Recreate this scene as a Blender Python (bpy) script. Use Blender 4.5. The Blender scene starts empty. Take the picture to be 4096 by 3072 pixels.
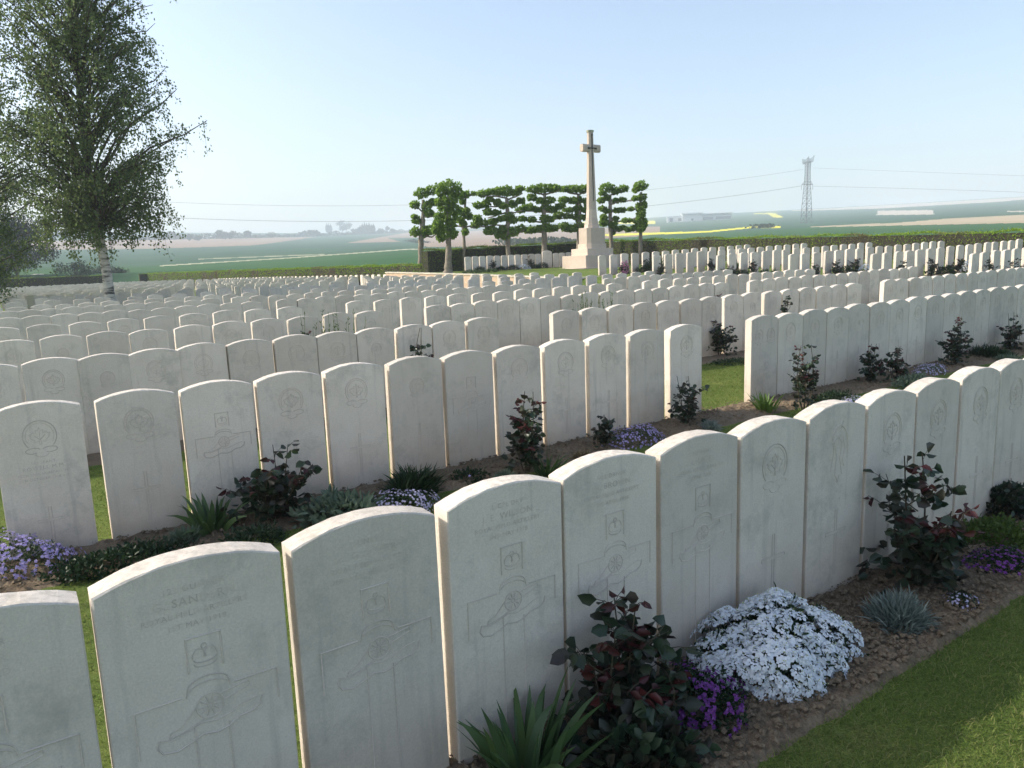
import bpy, math, random
import numpy as np
from mathutils import Matrix, Vector

# ------------------------------------------------------------------ camera, world, sun, exposure
SC = bpy.context.scene
COL = SC.collection
F_PX, PITCH, ROLL, CAM_H = 2972.8, .1657, -.0371, 1.4042
fwd = np.array([0, math.cos(PITCH), -math.sin(PITCH)])
rt0 = np.array([1., 0, 0]); up0 = np.cross(rt0, fwd)
cr, sr = math.cos(ROLL), math.sin(ROLL)
RT = cr * rt0 + sr * up0
UP = -sr * rt0 + cr * up0
cam_data = bpy.data.cameras.new('camera')
cam = bpy.data.objects.new('camera', cam_data); COL.objects.link(cam)
M = Matrix(((RT[0], UP[0], -fwd[0], 0), (RT[1], UP[1], -fwd[1], 0), (RT[2], UP[2], -fwd[2], CAM_H), (0, 0, 0, 1)))
cam.matrix_world = M
cam_data.sensor_width = 36; cam_data.sensor_fit = 'HORIZONTAL'
cam_data.lens = F_PX / 4096 * 36
cam_data.clip_start = .05; cam_data.clip_end = 20000
SC.camera = cam

SUN_EL = math.radians(33.0)
SUN_AZ = math.radians(175.0)          # direction towards the sun, from +X anticlockwise
sun_dir = Vector((math.cos(SUN_AZ) * math.cos(SUN_EL), math.sin(SUN_AZ) * math.cos(SUN_EL), math.sin(SUN_EL)))
world = bpy.data.worlds.new('World'); SC.world = world; world.use_nodes = True
wn = world.node_tree; bg = wn.nodes['Background']
sky = wn.nodes.new('ShaderNodeTexSky'); sky.sky_type = 'NISHITA'; sky.sun_disc = False
sky.sun_elevation = SUN_EL; sky.sun_rotation = math.radians(90) - SUN_AZ
sky.air_density = 1.0; sky.dust_density = 3.2; sky.ozone_density = 1.1; sky.altitude = 50
wn.links.new(sky.outputs[0], bg.inputs['Color']); bg.inputs['Strength'].default_value = .15
sd = bpy.data.lights.new('sun', 'SUN'); sd.energy = 3.0; sd.angle = math.radians(.6); sd.color = (1, .93, .80)
so = bpy.data.objects.new('sun', sd); COL.objects.link(so)
so.rotation_euler = (-sun_dir).to_track_quat('-Z', 'Y').to_euler()
SC.view_settings.view_transform = 'Standard'; SC.view_settings.look = 'None'
SC.view_settings.exposure = .84; SC.view_settings.gamma = 1
SC.cycles.volume_bounces = 1
SC.cycles.max_bounces = 6; SC.cycles.transparent_max_bounces = 6

# ------------------------------------------------------------------ geometry of the place
A = .5986                                   # the rows run at this angle to +X
TV = np.array([math.cos(A), math.sin(A)]); NV = np.array([-math.sin(A), math.cos(A)])
def ct(c, t): return NV * c + TV * t
def to_ct(x, y): return x * NV[0] + y * NV[1], x * TV[0] + y * TV[1]
def sm(a, b, x): x = np.clip((x - a) / (b - a), 0, 1); return x * x * (3 - 2 * x)
def lawn_h(c, t):
    c = np.asarray(c, float); t = np.asarray(t, float)
    m = .005 * np.clip(t, 0, 18) * np.clip(c / 7, 0, 1.2) - .004 * np.maximum(c - 25, 0)
    T = .35 + .0215 * (np.clip(c, 0, 24) - 8.9) + .018 * np.maximum(c - 24, 0) + (t - 20) * (.028 - .020 * sm(23, 30, c))
    s = sm(21.5, 22.5, c)
    w = sm(17.6 + s * .35, 19.6 - s * 1.55, t) * (1 - sm(38.2, 38.4, c)) * sm(2, 8, c)
    return m * (1 - w) + T * w
def ray(u, v): return F_PX * fwd + (u - 2048) * RT - (v - 1536) * UP
def on_ground(u, v):
    d = ray(u, v); z = 0.
    for _ in range(6):
        q = d * ((z - CAM_H) / d[2]); z = float(lawn_h(*to_ct(q[0], q[1])))
    return np.array([q[0], q[1], z])
def on_c(u, v, c):
    d = ray(u, v); q = d * (c / (d[:2] @ NV)); return q + np.array([0, 0, CAM_H])
def on_y(u, v, Y):
    d = ray(u, v); q = d * (Y / d[1]); return q + np.array([0, 0, CAM_H])
def proj(P):
    P = np.atleast_2d(P) - np.array([0, 0, CAM_H]); z = P @ fwd
    return 2048 + F_PX * (P @ RT) / z, 1536 - F_PX * (P @ UP) / z, z
def horizon(u): return 1114.5 - .0371 * u

# ------------------------------------------------------------------ helpers
def link(ob, parent=None):
    COL.objects.link(ob)
    if parent is not None: ob.parent = parent
    return ob
def tag(o, label=None, cat=None, group=None, kind=None):
    if label: o['label'] = label
    if cat: o['category'] = cat
    if group: o['group'] = group
    if kind: o['kind'] = kind
    return o
def empty(name, loc=(0, 0, 0), rz=0):
    o = bpy.data.objects.new(name, None); o.location = loc; o.rotation_euler = (0, 0, rz); o.empty_display_size = .1
    return link(o)
def mesh(name, V, F, mats=None, smooth=False, mi=None):
    me = bpy.data.meshes.new(name)
    V = np.asarray(V, np.float32)
    if isinstance(F, np.ndarray):
        k = F.shape[1]; n = len(F)
        me.vertices.add(len(V)); me.vertices.foreach_set('co', V.ravel())
        me.loops.add(n * k); me.loops.foreach_set('vertex_index', F.astype(np.int32).ravel())
        me.polygons.add(n); me.polygons.foreach_set('loop_start', np.arange(0, n * k, k, dtype=np.int32))
        me.polygons.foreach_set('loop_total', np.full(n, k, np.int32))
        me.update(calc_edges=True)
    else:
        me.from_pydata([tuple(map(float, v)) for v in V], [], [tuple(f) for f in F])
    if mats is not None:
        for m in (mats if isinstance(mats, (list, tuple)) else [mats]): me.materials.append(m)
    if mi is not None: me.polygons.foreach_set('material_index', np.asarray(mi, np.int32))
    if smooth: me.polygons.foreach_set('use_smooth', np.ones(len(me.polygons), bool))
    me.update()
    return me
def obj(name, V, F, mats=None, parent=None, smooth=False, loc=None, mi=None):
    o = bpy.data.objects.new(name, mesh(name, V, F, mats, smooth, mi))
    if loc is not None: o.location = loc
    return link(o, parent)
class MB:
    def __init__(s): s.V = []; s.F = []
    def add(s, V, F):
        k = len(s.V); s.V += [tuple(map(float, v)) for v in V]; s.F += [tuple(i + k for i in f) for f in F]; return s
    def box(s, x0, x1, y0, y1, z0, z1):
        return s.add([(x0, y0, z0), (x1, y0, z0), (x1, y1, z0), (x0, y1, z0), (x0, y0, z1), (x1, y0, z1), (x1, y1, z1), (x0, y1, z1)],
                     [(0, 3, 2, 1), (4, 5, 6, 7), (0, 1, 5, 4), (1, 2, 6, 5), (2, 3, 7, 6), (3, 0, 4, 7)])
    def tube(s, pts, rad, n=6):
        pts = [Vector(p) for p in pts]; V = []; F = []
        if not hasattr(rad, '__len__'): rad = [rad] * len(pts)
        for i, p in enumerate(pts):
            d = (pts[min(i + 1, len(pts) - 1)] - pts[max(i - 1, 0)])
            if d.length < 1e-9: d = Vector((0, 0, 1))
            d.normalize()
            a = d.cross(Vector((.13, .97, .2))).normalized(); b = d.cross(a)
            for k in range(n):
                w = 2 * math.pi * k / n; V.append(p + (a * math.cos(w) + b * math.sin(w)) * rad[i])
        for i in range(len(pts) - 1):
            for k in range(n): F.append((i * n + k, i * n + (k + 1) % n, (i + 1) * n + (k + 1) % n, (i + 1) * n + k))
        F.append(tuple(range(n))[::-1]); F.append(tuple((len(pts) - 1) * n + k for k in range(n)))
        return s.add(V, F)
    def prism(s, poly, z0, z1, poly2=None):
        n = len(poly); q = poly2 or poly
        V = [(x, y, z0) for x, y in poly] + [(x, y, z1) for x, y in q]
        F = [tuple(range(n))[::-1], tuple(range(n, 2 * n))] + [(k, (k + 1) % n, n + (k + 1) % n, n + k) for k in range(n)]
        return s.add(V, F)
    def build(s, name, m, parent=None, smooth=False, loc=None): return obj(name, s.V, s.F, m, parent, smooth, loc)

def nodes(name):
    m = bpy.data.materials.new(name); m.use_nodes = True; nt = m.node_tree
    return m, nt, nt.nodes['Principled BSDF']
def N(nt, typ, **kw):
    n = nt.nodes.new(typ)
    for k, v in kw.items():
        if k.startswith('i_'): n.inputs[k[2:].replace('_', ' ')].default_value = v
        else: setattr(n, k, v)
    return n
def ramp(nt, fac, stops):
    r = nt.nodes.new('ShaderNodeValToRGB'); e = r.color_ramp.elements
    while len(e) < len(stops): e.new(.5)
    for k, (p, c) in enumerate(stops): e[k].position = p; e[k].color = tuple(c) + (1,)
    nt.links.new(fac, r.inputs[0]); return r.outputs[0]
def noise(nt, scale, detail=4, co=None, rough=.55):
    n = N(nt, 'ShaderNodeTexNoise', i_Scale=scale, i_Detail=detail, i_Roughness=rough)
    if co is not None: nt.links.new(co, n.inputs['Vector'])
    return n.outputs['Fac']
def mix(nt, a, b, f, typ='MIX'):
    m = N(nt, 'ShaderNodeMix', data_type='RGBA', blend_type=typ)
    for i, x in ((0, f), (6, a), (7, b)):
        if isinstance(x, (int, float)): m.inputs[i].default_value = x
        elif isinstance(x, (tuple, list)): m.inputs[i].default_value = tuple(x) + (1,)
        else: nt.links.new(x, m.inputs[i])
    return m.outputs[2]
def bump(nt, bs, h, strength, dist):
    b = N(nt, 'ShaderNodeBump', i_Strength=strength, i_Distance=dist); nt.links.new(h, b.inputs['Height']); nt.links.new(b.outputs[0], bs.inputs['Normal'])
def mat_plain(name, a, b=None, scale=8, rough=.8, bs=0, bd=.01, objco=True):
    m, nt, p = nodes(name); p.inputs['Roughness'].default_value = rough
    tc = N(nt, 'ShaderNodeTexCoord'); co = tc.outputs['Object']
    f = noise(nt, scale, 5, co)
    nt.links.new(ramp(nt, f, [(.32, a), (.68, b or a)]), p.inputs['Base Color'])
    if bs: bump(nt, p, noise(nt, scale * 3, 5, co), bs, bd)
    return m
def mat_leaf(name, cols, rough=.5, trans=.35, spec=.3):
    """leaf colours vary from leaf to leaf"""
    m, nt, p = nodes(name)
    g = N(nt, 'ShaderNodeNewGeometry')
    k = len(cols); c = ramp(nt, g.outputs['Random Per Island'], [(i / max(k - 1, 1), cols[i]) for i in range(k)])
    nt.links.new(c, p.inputs['Base Color']); p.inputs['Roughness'].default_value = rough; p.inputs['Specular IOR Level'].default_value = spec
    t = N(nt, 'ShaderNodeBsdfTranslucent'); nt.links.new(mix(nt, c, (1.0, 1.0, .45), .0), t.inputs['Color'])
    nt.links.new(c, t.inputs['Color'])
    ms = N(nt, 'ShaderNodeMixShader'); ms.inputs[0].default_value = trans
    nt.links.new(p.outputs[0], ms.inputs[1]); nt.links.new(t.outputs[0], ms.inputs[2])
    nt.links.new(ms.outputs[0], nt.nodes['Material Output'].inputs['Surface'])
    return m

# headstone limestone
def mat_stone(name, base, base2, pits=True, stain=True, dark=1.0):
    m, nt, p = nodes(name); p.inputs['Roughness'].default_value = .88; p.inputs['Specular IOR Level'].default_value = .2
    tc = N(nt, 'ShaderNodeTexCoord'); oi = N(nt, 'ShaderNodeObjectInfo')
    vm = N(nt, 'ShaderNodeVectorMath', operation='MULTIPLY_ADD')
    nt.links.new(tc.outputs['Object'], vm.inputs[0]); vm.inputs[1].default_value = (1, 1, 1)
    cb = N(nt, 'ShaderNodeCombineXYZ'); mu = N(nt, 'ShaderNodeMath', operation='MULTIPLY'); mu.inputs[1].default_value = 37.
    nt.links.new(oi.outputs['Random'], mu.inputs[0])
    for k in range(3): nt.links.new(mu.outputs[0], cb.inputs[k])
    nt.links.new(cb.outputs[0], vm.inputs[2]); co = vm.outputs[0]
    c = ramp(nt, noise(nt, 5, 5, co, .6), [(.25, base), (.75, base2)])
    c = mix(nt, c, ramp(nt, noise(nt, 190, 3, co, .7), [(.3, (.88, .88, .88)), (.7, (1.06, 1.06, 1.06))]), 1.0, 'MULTIPLY')
    mr = N(nt, 'ShaderNodeMapRange'); mr.inputs['To Min'].default_value = .82 * dark; mr.inputs['To Max'].default_value = 1.04 * dark
    gi = N(nt, 'ShaderNodeNewGeometry'); ra = N(nt, 'ShaderNodeMath', operation='ADD'); rf = N(nt, 'ShaderNodeMath', operation='FRACT')
    nt.links.new(oi.outputs['Random'], ra.inputs[0]); nt.links.new(gi.outputs['Random Per Island'], ra.inputs[1]); nt.links.new(ra.outputs[0], rf.inputs[0]); nt.links.new(rf.outputs[0], mr.inputs['Value'])
    cc = N(nt, 'ShaderNodeCombineColor')
    for k in range(3): nt.links.new(mr.outputs[0], cc.inputs[k])
    c = mix(nt, c, cc.outputs[0], 1.0, 'MULTIPLY')
    if stain:   # soil splash near the foot and grey lichen bloom in patches
        sx = N(nt, 'ShaderNodeSeparateXYZ'); nt.links.new(tc.outputs['Object'], sx.inputs[0])
        ad = N(nt, 'ShaderNodeMath', operation='MULTIPLY_ADD'); ad.inputs[1].default_value = .34; nt.links.new(noise(nt, 7, 4, co), ad.inputs[0]); nt.links.new(sx.outputs[2], ad.inputs[2])
        c = mix(nt, c, (.42, .31, .19), ramp(nt, ad.outputs[0], [(.10, (.62, .62, .62)), (.26, (.30, .30, .30)), (.50, (0, 0, 0))]))
        c = mix(nt, c, (.27, .27, .24), ramp(nt, noise(nt, 3.2, 7, co, .78), [(.52, (0, 0, 0)), (.72, (.5, .5, .5))]))
        gn = N(nt, 'ShaderNodeNewGeometry'); sn = N(nt, 'ShaderNodeSeparateXYZ'); nt.links.new(gn.outputs['Normal'], sn.inputs[0])
        tm = N(nt, 'ShaderNodeMath', operation='MULTIPLY'); nt.links.new(ramp(nt, noise(nt, 34, 6, co, .8), [(.46, (0, 0, 0)), (.60, (.55, .55, .55))]), tm.inputs[0]); nt.links.new(ramp(nt, sn.outputs[2], [(.5, (0, 0, 0)), (.8, (1, 1, 1))]), tm.inputs[1])
        c = mix(nt, c, (.36, .33, .27), tm.outputs[0])
        mx = N(nt, 'ShaderNodeMapping'); mx.inputs['Scale'].default_value = (26, 26, 1.6); nt.links.new(co, mx.inputs[0])
        c = mix(nt, c, (.26, .25, .23), ramp(nt, noise(nt, 1, 3, mx.outputs[0], .6), [(.56, (0, 0, 0)), (.80, (.35, .35, .35))]))
    nt.links.new(c, p.inputs['Base Color'])
    if pits:
        h = mix(nt, noise(nt, 60, 6, co, .75), noise(nt, 330, 3, co, .6), .5)
        bump(nt, p, h, .6, .004)
    return m
M_STONE = mat_stone('portland_stone', (.68, .605, .52), (.78, .71, .625))
M_CUT = mat_stone('carved_stone', (.60, .525, .455), (.69, .61, .54), stain=False)
M_SHAFT = mat_stone('cross_limestone', (.56, .465, .385), (.64, .545, .46), stain=False)
M_CAP = mat_stone('coping_stone', (.60, .54, .44), (.68, .63, .53), stain=False)

# ------------------------------------------------------------------ lawn, terrace, fields
def mat_lawn():
    m, nt, p = nodes('mown_grass'); p.inputs['Roughness'].default_value = .9; p.inputs['Specular IOR Level'].default_value = .1
    tc = N(nt, 'ShaderNodeTexCoord'); co = tc.outputs['Object']
    c = ramp(nt, noise(nt, 1.6, 6, co, .7), [(.3, (.095, .150, .032)), (.55, (.145, .195, .045)), (.75, (.22, .235, .08))])
    c = mix(nt, c, ramp(nt, noise(nt, 160, 3, co, .8), [(.3, (.45, .45, .45)), (.7, (1.4, 1.4, 1.4))]), 1.0, 'MULTIPLY')
    nt.links.new(c, p.inputs['Base Color']); bump(nt, p, noise(nt, 120, 4, co, .8), .8, .02)
    return m
M_LAWN = mat_lawn()
tcol = np.concatenate([np.arange(-26, -4, 2.), np.arange(-4, 17.5, .5), [17.6, 17.8, 17.94, 17.98, 18.02, 18.06, 18.4, 18.9, 19.3, 19.6], np.arange(20, 31.6, .5), [31.9]])
crow = np.concatenate([np.arange(-10, 0, 1.), np.arange(0, 44, .5), np.arange(44, 104, 2.)])
TT, CC = np.meshgrid(tcol, crow); HH = lawn_h(CC, TT)
XY = CC[..., None] * NV + TT[..., None] * TV
Vl = np.dstack([XY, HH]).reshape(-1, 3)
nt_, nc_ = len(tcol), len(crow); Fl = []
for i in range(nc_ - 1):
    for j in range(nt_ - 1):
        if crow[i] > 37.2 and tcol[j] > 20.2: continue
        Fl.append((i * nt_ + j, i * nt_ + j + 1, (i + 1) * nt_ + j + 1, (i + 1) * nt_ + j))
tag(obj('lawn', Vl, np.array(Fl), M_LAWN, smooth=True), kind='structure')

# the fields: one sheet from under the cemetery to the ridge and beyond, sown in strips
R0U = [-3000, -500, 0, 450, 520, 1000, 1250, 1500, 1700, 2380, 3000, 3500, 4096, 5000, 8000]
R0R = [118, 118, 116, 122, 122, 90, 75, 62, 53, 57, 47, 44, 43, 44, 47]
RIDGE_U = [-600, 0, 700, 1300, 1640, 2100, 2700, 3000, 3500, 4096, 4800]
RIDGE_V = [985, 962, 948, 940, 930, 905, 873, 861, 843, 822, 800]
R_RIDGE = 1500.
def r_of(u, v):
    th = (horizon(u) - v) / F_PX; r0 = np.interp(u, R0U, R0R)
    thr = (horizon(u) - np.interp(u, RIDGE_U, RIDGE_V)) / F_PX
    return r0 * np.exp(np.clip(th / thr, 0, 1) * np.log(R_RIDGE / r0))
def field_h(r, u):
    r0 = np.interp(u, R0U, R0R); thr = (horizon(u) - np.interp(u, RIDGE_U, RIDGE_V)) / F_PX
    th = thr * np.log(np.maximum(r, 1) / r0) / np.log(R_RIDGE / r0)
    h = CAM_H + r * np.minimum(th, thr + (r > R_RIDGE) * (R_RIDGE - r) * 4e-5)
    w = sm(.86 * r0, 1.0 * r0, r)
    return -.45 * (1 - w) + h * w
def az_of(u):
    d = ray(u, horizon(u)); return math.atan2(d[0], d[1])
def place_far(u, v):
    """a point on the far ground seen along the line through (u, v)"""
    r = float(r_of(u, v)); a = az_of(u)
    return np.array([math.sin(a) * r, math.cos(a) * r, float(field_h(r, u))])
def mat_field(name, a, b, s=.05):
    m, nt, p = nodes(name); p.inputs['Roughness'].default_value = .95; p.inputs['Specular IOR Level'].default_value = .05
    tc = N(nt, 'ShaderNodeTexCoord'); mp = N(nt, 'ShaderNodeMapping'); mp.inputs['Scale'].default_value = (1, .35, 1); mp.inputs['Rotation'].default_value = (0, 0, .3)
    nt.links.new(tc.outputs['Object'], mp.inputs[0])
    nt.links.new(ramp(nt, noise(nt, s, 6, mp.outputs[0], .65), [(.3, a), (.7, b)]), p.inputs['Base Color'])
    return m
FM = [mat_field('young_wheat', (.040, .100, .042), (.058, .125, .052)), mat_field('blue_green_crop', (.046, .095, .060), (.064, .122, .078)),
      mat_field('ploughed_soil', (.27, .20, .15), (.33, .25, .19)), mat_field('rape_in_flower', (.62, .56, .04), (.72, .66, .08)),
      mat_field('tan_stubble', (.36, .295, .20), (.43, .36, .25)), mat_field('pale_track', (.36, .36, .24), (.44, .42, .30)),
      mat_field('pale_field', (.42, .38, .31), (.50, .45, .38))]
def lin(u, pts): return np.interp(u, [p[0] for p in pts], [p[1] for p in pts])
def field_kind(u, v):
    k = np.zeros(u.shape, int)
    e1 = lin(u, [(-600, 1100), (600, 1068), (1150, 1035), (1650, 999), (1900, 992), (2400, 975), (4096, 930)])
    k[v < e1] = 1
    tr1 = lin(u, [(600, 1069), (700, 1063), (1150, 1035), (1640, 999)])
    k[(u > 640) & (u < 1700) & (abs(v - tr1) < 1.6)] = 5
    tr2 = lin(u, [(800, 1041), (1150, 1026), (1300, 1020)])
    k[(u > 800) & (u < 1300) & (abs(v - tr2) < 1.2)] = 5
    b_bot = lin(u, [(-200, 1030), (675, 1004), (1023, 989), (1271, 956), (1330, 952)]); b_top = lin(u, [(-200, 1000), (665, 973), (1300, 954), (1330, 953)])
    k[(u < 1330) & (v < b_bot) & (v > b_top)] = 2
    r_top = lin(u, [(1400, 975), (1640, 935), (2000, 925), (2600, 912)]); r_bot = lin(u, [(1400, 977), (1600, 970), (1720, 990), (2000, 987), (2450, 962), (2640, 938)])
    k[(u > 1400) & (u < 2640) & (v > r_top) & (v < r_bot)] = 2
    k[(u > 1560) & (u < 1700) & (v > 955) & (v < 958 + (u - 1560) * .27)] = 1
    # right hand side
    k[(u > 2380) & (v > lin(u, [(2400, 958), (2600, 946), (3120, 926), (3250, 918), (4096, 905)]))] = 0
    y_top = lin(u, [(2400, 940), (2600, 935), (2820, 930), (3000, 914), (3120, 912)]); y_bot = lin(u, [(2400, 948), (2600, 943), (2820, 936), (3000, 920), (3120, 920)])
    k[(u > 2380) & (u < 3120) & (v > y_top) & (v < y_bot)] = 3
    k[(u > 3060 + (v - 865) * 2.0) & (u < 3090 + (v - 865) * 2.6) & (v > 865) & (v < 882)] = 3
    k[(u > 3010) & (u < 3100) & (v > 866) & (v < 869)] = 3
    k[(u > 2330) & (u < 2625) & (v > 890) & (v < 902)] = 3
    t_top = lin(u, [(3240, 915), (3600, 903), (3800, 890), (4096, 879), (4800, 850)]); t_bot = lin(u, [(3240, 918), (3600, 913), (4096, 906), (4800, 890)])
    k[(u > 3240) & (v > t_top) & (v < t_bot)] = 4
    k[(u > 3500 + (877 - v) * .3) & (u < 3722 + (v - 862) * .6) & (v > 862) & (v < 877)] = 6
    k[(u > 4020) & (v > 868) & (v < 871)] = 6
    rid = np.interp(u, RIDGE_U, RIDGE_V)
    k[(u > 3160) & (v < rid + lin(u, [(3160, 4), (3500, 12), (4096, 11)])) & (v > rid + 2)] = 6
    return k
us = np.concatenate([np.arange(-9000, -600, 400.), np.arange(-600, 4700, 6.), np.arange(4700, 14000, 400.)])
azs = np.array([az_of(u) for u in us])
# carry the sheet round behind the camera
extra = np.arange(azs[-1] + .12, azs[0] + 2 * math.pi - .02, .12)
az_all = np.concatenate([azs, extra, [azs[0] + 2 * math.pi]]); u_all = np.concatenate([us, np.full(len(extra), 8000.), [us[0]]])
fr = np.concatenate([[-1.0, -.35, -.12, -.06, -.03], np.linspace(0, 1, 96), [1.05, 1.12, 1.3, 1.7]])
U2, FR = np.meshgrid(u_all, fr); AZ2 = np.meshgrid(az_all, fr)[0]
R02 = np.interp(U2, R0U, R0R); RR = np.where(FR >= 0, R02 * np.exp(np.clip(FR, 0, 1) * np.log(R_RIDGE / R02)), R02 * np.exp(FR * 2.2))
RR = np.where(FR > 1, R_RIDGE * (1 + (FR - 1) * 3), RR); RR[0] = .1
HF = field_h(RR, U2)
HF[0:2] = -.45
Vf = np.dstack([np.sin(AZ2) * RR, np.cos(AZ2) * RR, HF]).reshape(-1, 3)
nu, nr = len(az_all), len(fr)
ii, jj = np.meshgrid(np.arange(nr - 1), np.arange(nu - 1), indexing='ij')
Ff = np.stack([ii * nu + jj, ii * nu + jj + 1, (ii + 1) * nu + jj + 1, (ii + 1) * nu + jj], -1).reshape(-1, 4)[:, ::-1]
uc = (U2[:-1, :-1] + U2[:-1, 1:]) / 2; fc = (FR[:-1, :-1] + FR[1:, :-1]) / 2
vc = horizon(uc) - fc * (horizon(uc) - np.interp(uc, RIDGE_U, RIDGE_V))
kd = field_kind(uc, vc); kd[fc < 0] = 0; kd[fc > 1] = 1
tag(obj('fields', Vf, Ff, FM, smooth=True, mi=kd.ravel()), kind='structure')

# ------------------------------------------------------------------ headstones
CK = {1: 1.65, 2: 4.32, 3: 6.6, 4: 9.05, 5: 11.5, 6: 14.1, 7: 16.85, 8: 19.8, 9: 22.8}
HW, HT, SH, RISE = .381, .076, .757, .037
def headstone_mesh(name, w=HW, sh=SH, rise=RISE, seed=0, nb=12):
    rng = random.Random(seed)
    R = (w * w / 4 + rise * rise) / (2 * rise); top = []
    for k in range(nb + 1):
        x = w / 2 - w * k / nb; top.append((x, sh + rise - R + math.sqrt(max(R * R - x * x, 0))))
    out = [(-w / 2, -.12), (w / 2, -.12)] + top           # outline seen from the front, anticlockwise
    b = .0035; n = len(out)
    def inset(d):
        res = []
        for i in range(n):
            p, q, r = Vector(out[i - 1]), Vector(out[i]), Vector(out[(i + 1) % n])
            e1 = (q - p).normalized(); e2 = (r - q).normalized(); n1 = Vector((-e1.y, e1.x)); n2 = Vector((-e2.y, e2.x)); m = (n1 + n2)
            m = m / max(m.length_squared / 2, .3); res.append(tuple(q + m * d))
        return res
    ins = inset(b); V = []
    j = lambda s: rng.uniform(-s, s)
    for (x, z) in ins: V.append((x, 0, z))
    for (x, z) in out: V.append((x + j(.0009), b + j(.0009), z + j(.0009)))
    for (x, z) in out: V.append((x + j(.0009), HT - b, z + j(.0009)))
    for (x, z) in ins: V.append((x, HT, z))
    F = [tuple(range(n)), tuple(range(3 * n, 4 * n))[::-1]]
    for a in range(3):
        for i in range(n): k = (i + 1) % n; F.append((a * n + i, a * n + k, (a + 1) * n + k, (a + 1) * n + i)[::-1])
    return mesh(name, V, F, M_STONE)
STONES = [headstone_mesh('headstone', seed=s) for s in range(5)]
def ribbons(lines, w, y=-.0008):
    V = []; F = []
    for ln in lines:
        ww = w
        if isinstance(ln, tuple) and isinstance(ln[0], float): ww, ln = ln
        P = [Vector(p) for p in ln]; closed = (P[0] - P[-1]).length < 1e-6; base = len(V)
        for i, p in enumerate(P):
            a = P[i - 1] if i else (P[-2] if closed else P[0]); b = P[i + 1] if i < len(P) - 1 else (P[1] if closed else P[-1])
            d = (b - a); d = d.normalized() if d.length > 1e-9 else Vector((1, 0)); nn = Vector((-d.y, d.x)) * ww / 2
            V += [(p.x + nn.x, y, p.y + nn.y), (p.x, y - .0003 - ww * .38, p.y), (p.x - nn.x, y, p.y - nn.y)]
        for i in range(len(P) - 1):
            o = base + 3 * i; F += [(o, o + 3, o + 4, o + 1), (o + 1, o + 4, o + 5, o + 2)]
    return V, F
def arc(cx, cz, rx, rz, a0, a1, n=22): return [(cx + rx * math.cos(math.radians(a0 + (a1 - a0) * k / n)), cz + rz * math.sin(math.radians(a0 + (a1 - a0) * k / n))) for k in range(n + 1)]
LEAF = [(0, 1), (.14, .66), (.36, .78), (.30, .38), (.62, .56), (.68, .40), (1.0, .34), (.80, .10), (.92, 0), (.50, -.34), (.54, -.52), (.08, -.44), (.08, -.8)]
LEAF = LEAF + [(-x, z) for x, z in LEAF[::-1]]; LEAF.append(LEAF[0])
def leaf_lines(cx, cz, s): return [[(cx + x * s, cz + z * s) for x, z in LEAF], [(cx, cz - .4 * s), (cx, cz + .6 * s)], [(cx, cz - .3 * s), (cx + .5 * s, cz + .2 * s)], [(cx, cz - .3 * s), (cx - .5 * s, cz + .2 * s)]]
def badge(cx=0, cz=.625, s=1.0, stem=True):
    L = [(.0042, arc(cx, cz, .072 * s, .078 * s, -42, 222)), (.0022, arc(cx, cz, .060 * s, .066 * s, -30, 210))]
    L += leaf_lines(cx, cz - .005, .047 * s)
    L += [(.0032, arc(cx - .036 * s, cz - .072 * s, .032 * s, .014 * s, 20, 300)), (.0032, arc(cx + .036 * s, cz - .072 * s, .032 * s, .014 * s, 160, -120)), (.003, arc(cx, cz - .088 * s, .03 * s, .018 * s, 190, 350))]
    return L
def band_badge(): return [(.003, arc(0, .57, .10, .075, 20, 160)), (.003, arc(0, .555, .10, .075, 25, 155)), (.003, arc(0, .60, .085, .05, -150, -30)), (.003, arc(0, .575, .085, .05, -150, -30))] + leaf_lines(0, .595, .028)
def figure_badge():
    L = [(.0045, arc(.005, .60, .062, .105, -20, 150)), [(-.05, .52), (-.03, .60), (-.04, .66), (-.01, .70), (.02, .69), (.03, .72)], [(-.02, .50), (-.01, .58), (-.028, .64), (0, .66), (.025, .63), (.012, .57), (.03, .50)],
         [(-.045, .64), (.03, .675)], [(.03, .66), (.045, .61), (.03, .56), (.045, .53)], (.004, [(-.012, .50), (0, .47), (.012, .50)])]
    return L
def small_cross(cx=0, z0=.08, z1=.355, arm=.068, za=.262, h=.0065):
    p = [(cx - h, z0), (cx - h, za - h), (cx - arm, za - h), (cx - arm, za + h), (cx - h, za + h), (cx - h, z1), (cx + h, z1), (cx + h, za + h), (cx + arm, za + h), (cx + arm, za - h), (cx + h, za - h), (cx + h, z0), (cx - h, z0)]
    return [(.0034, p)]
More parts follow.
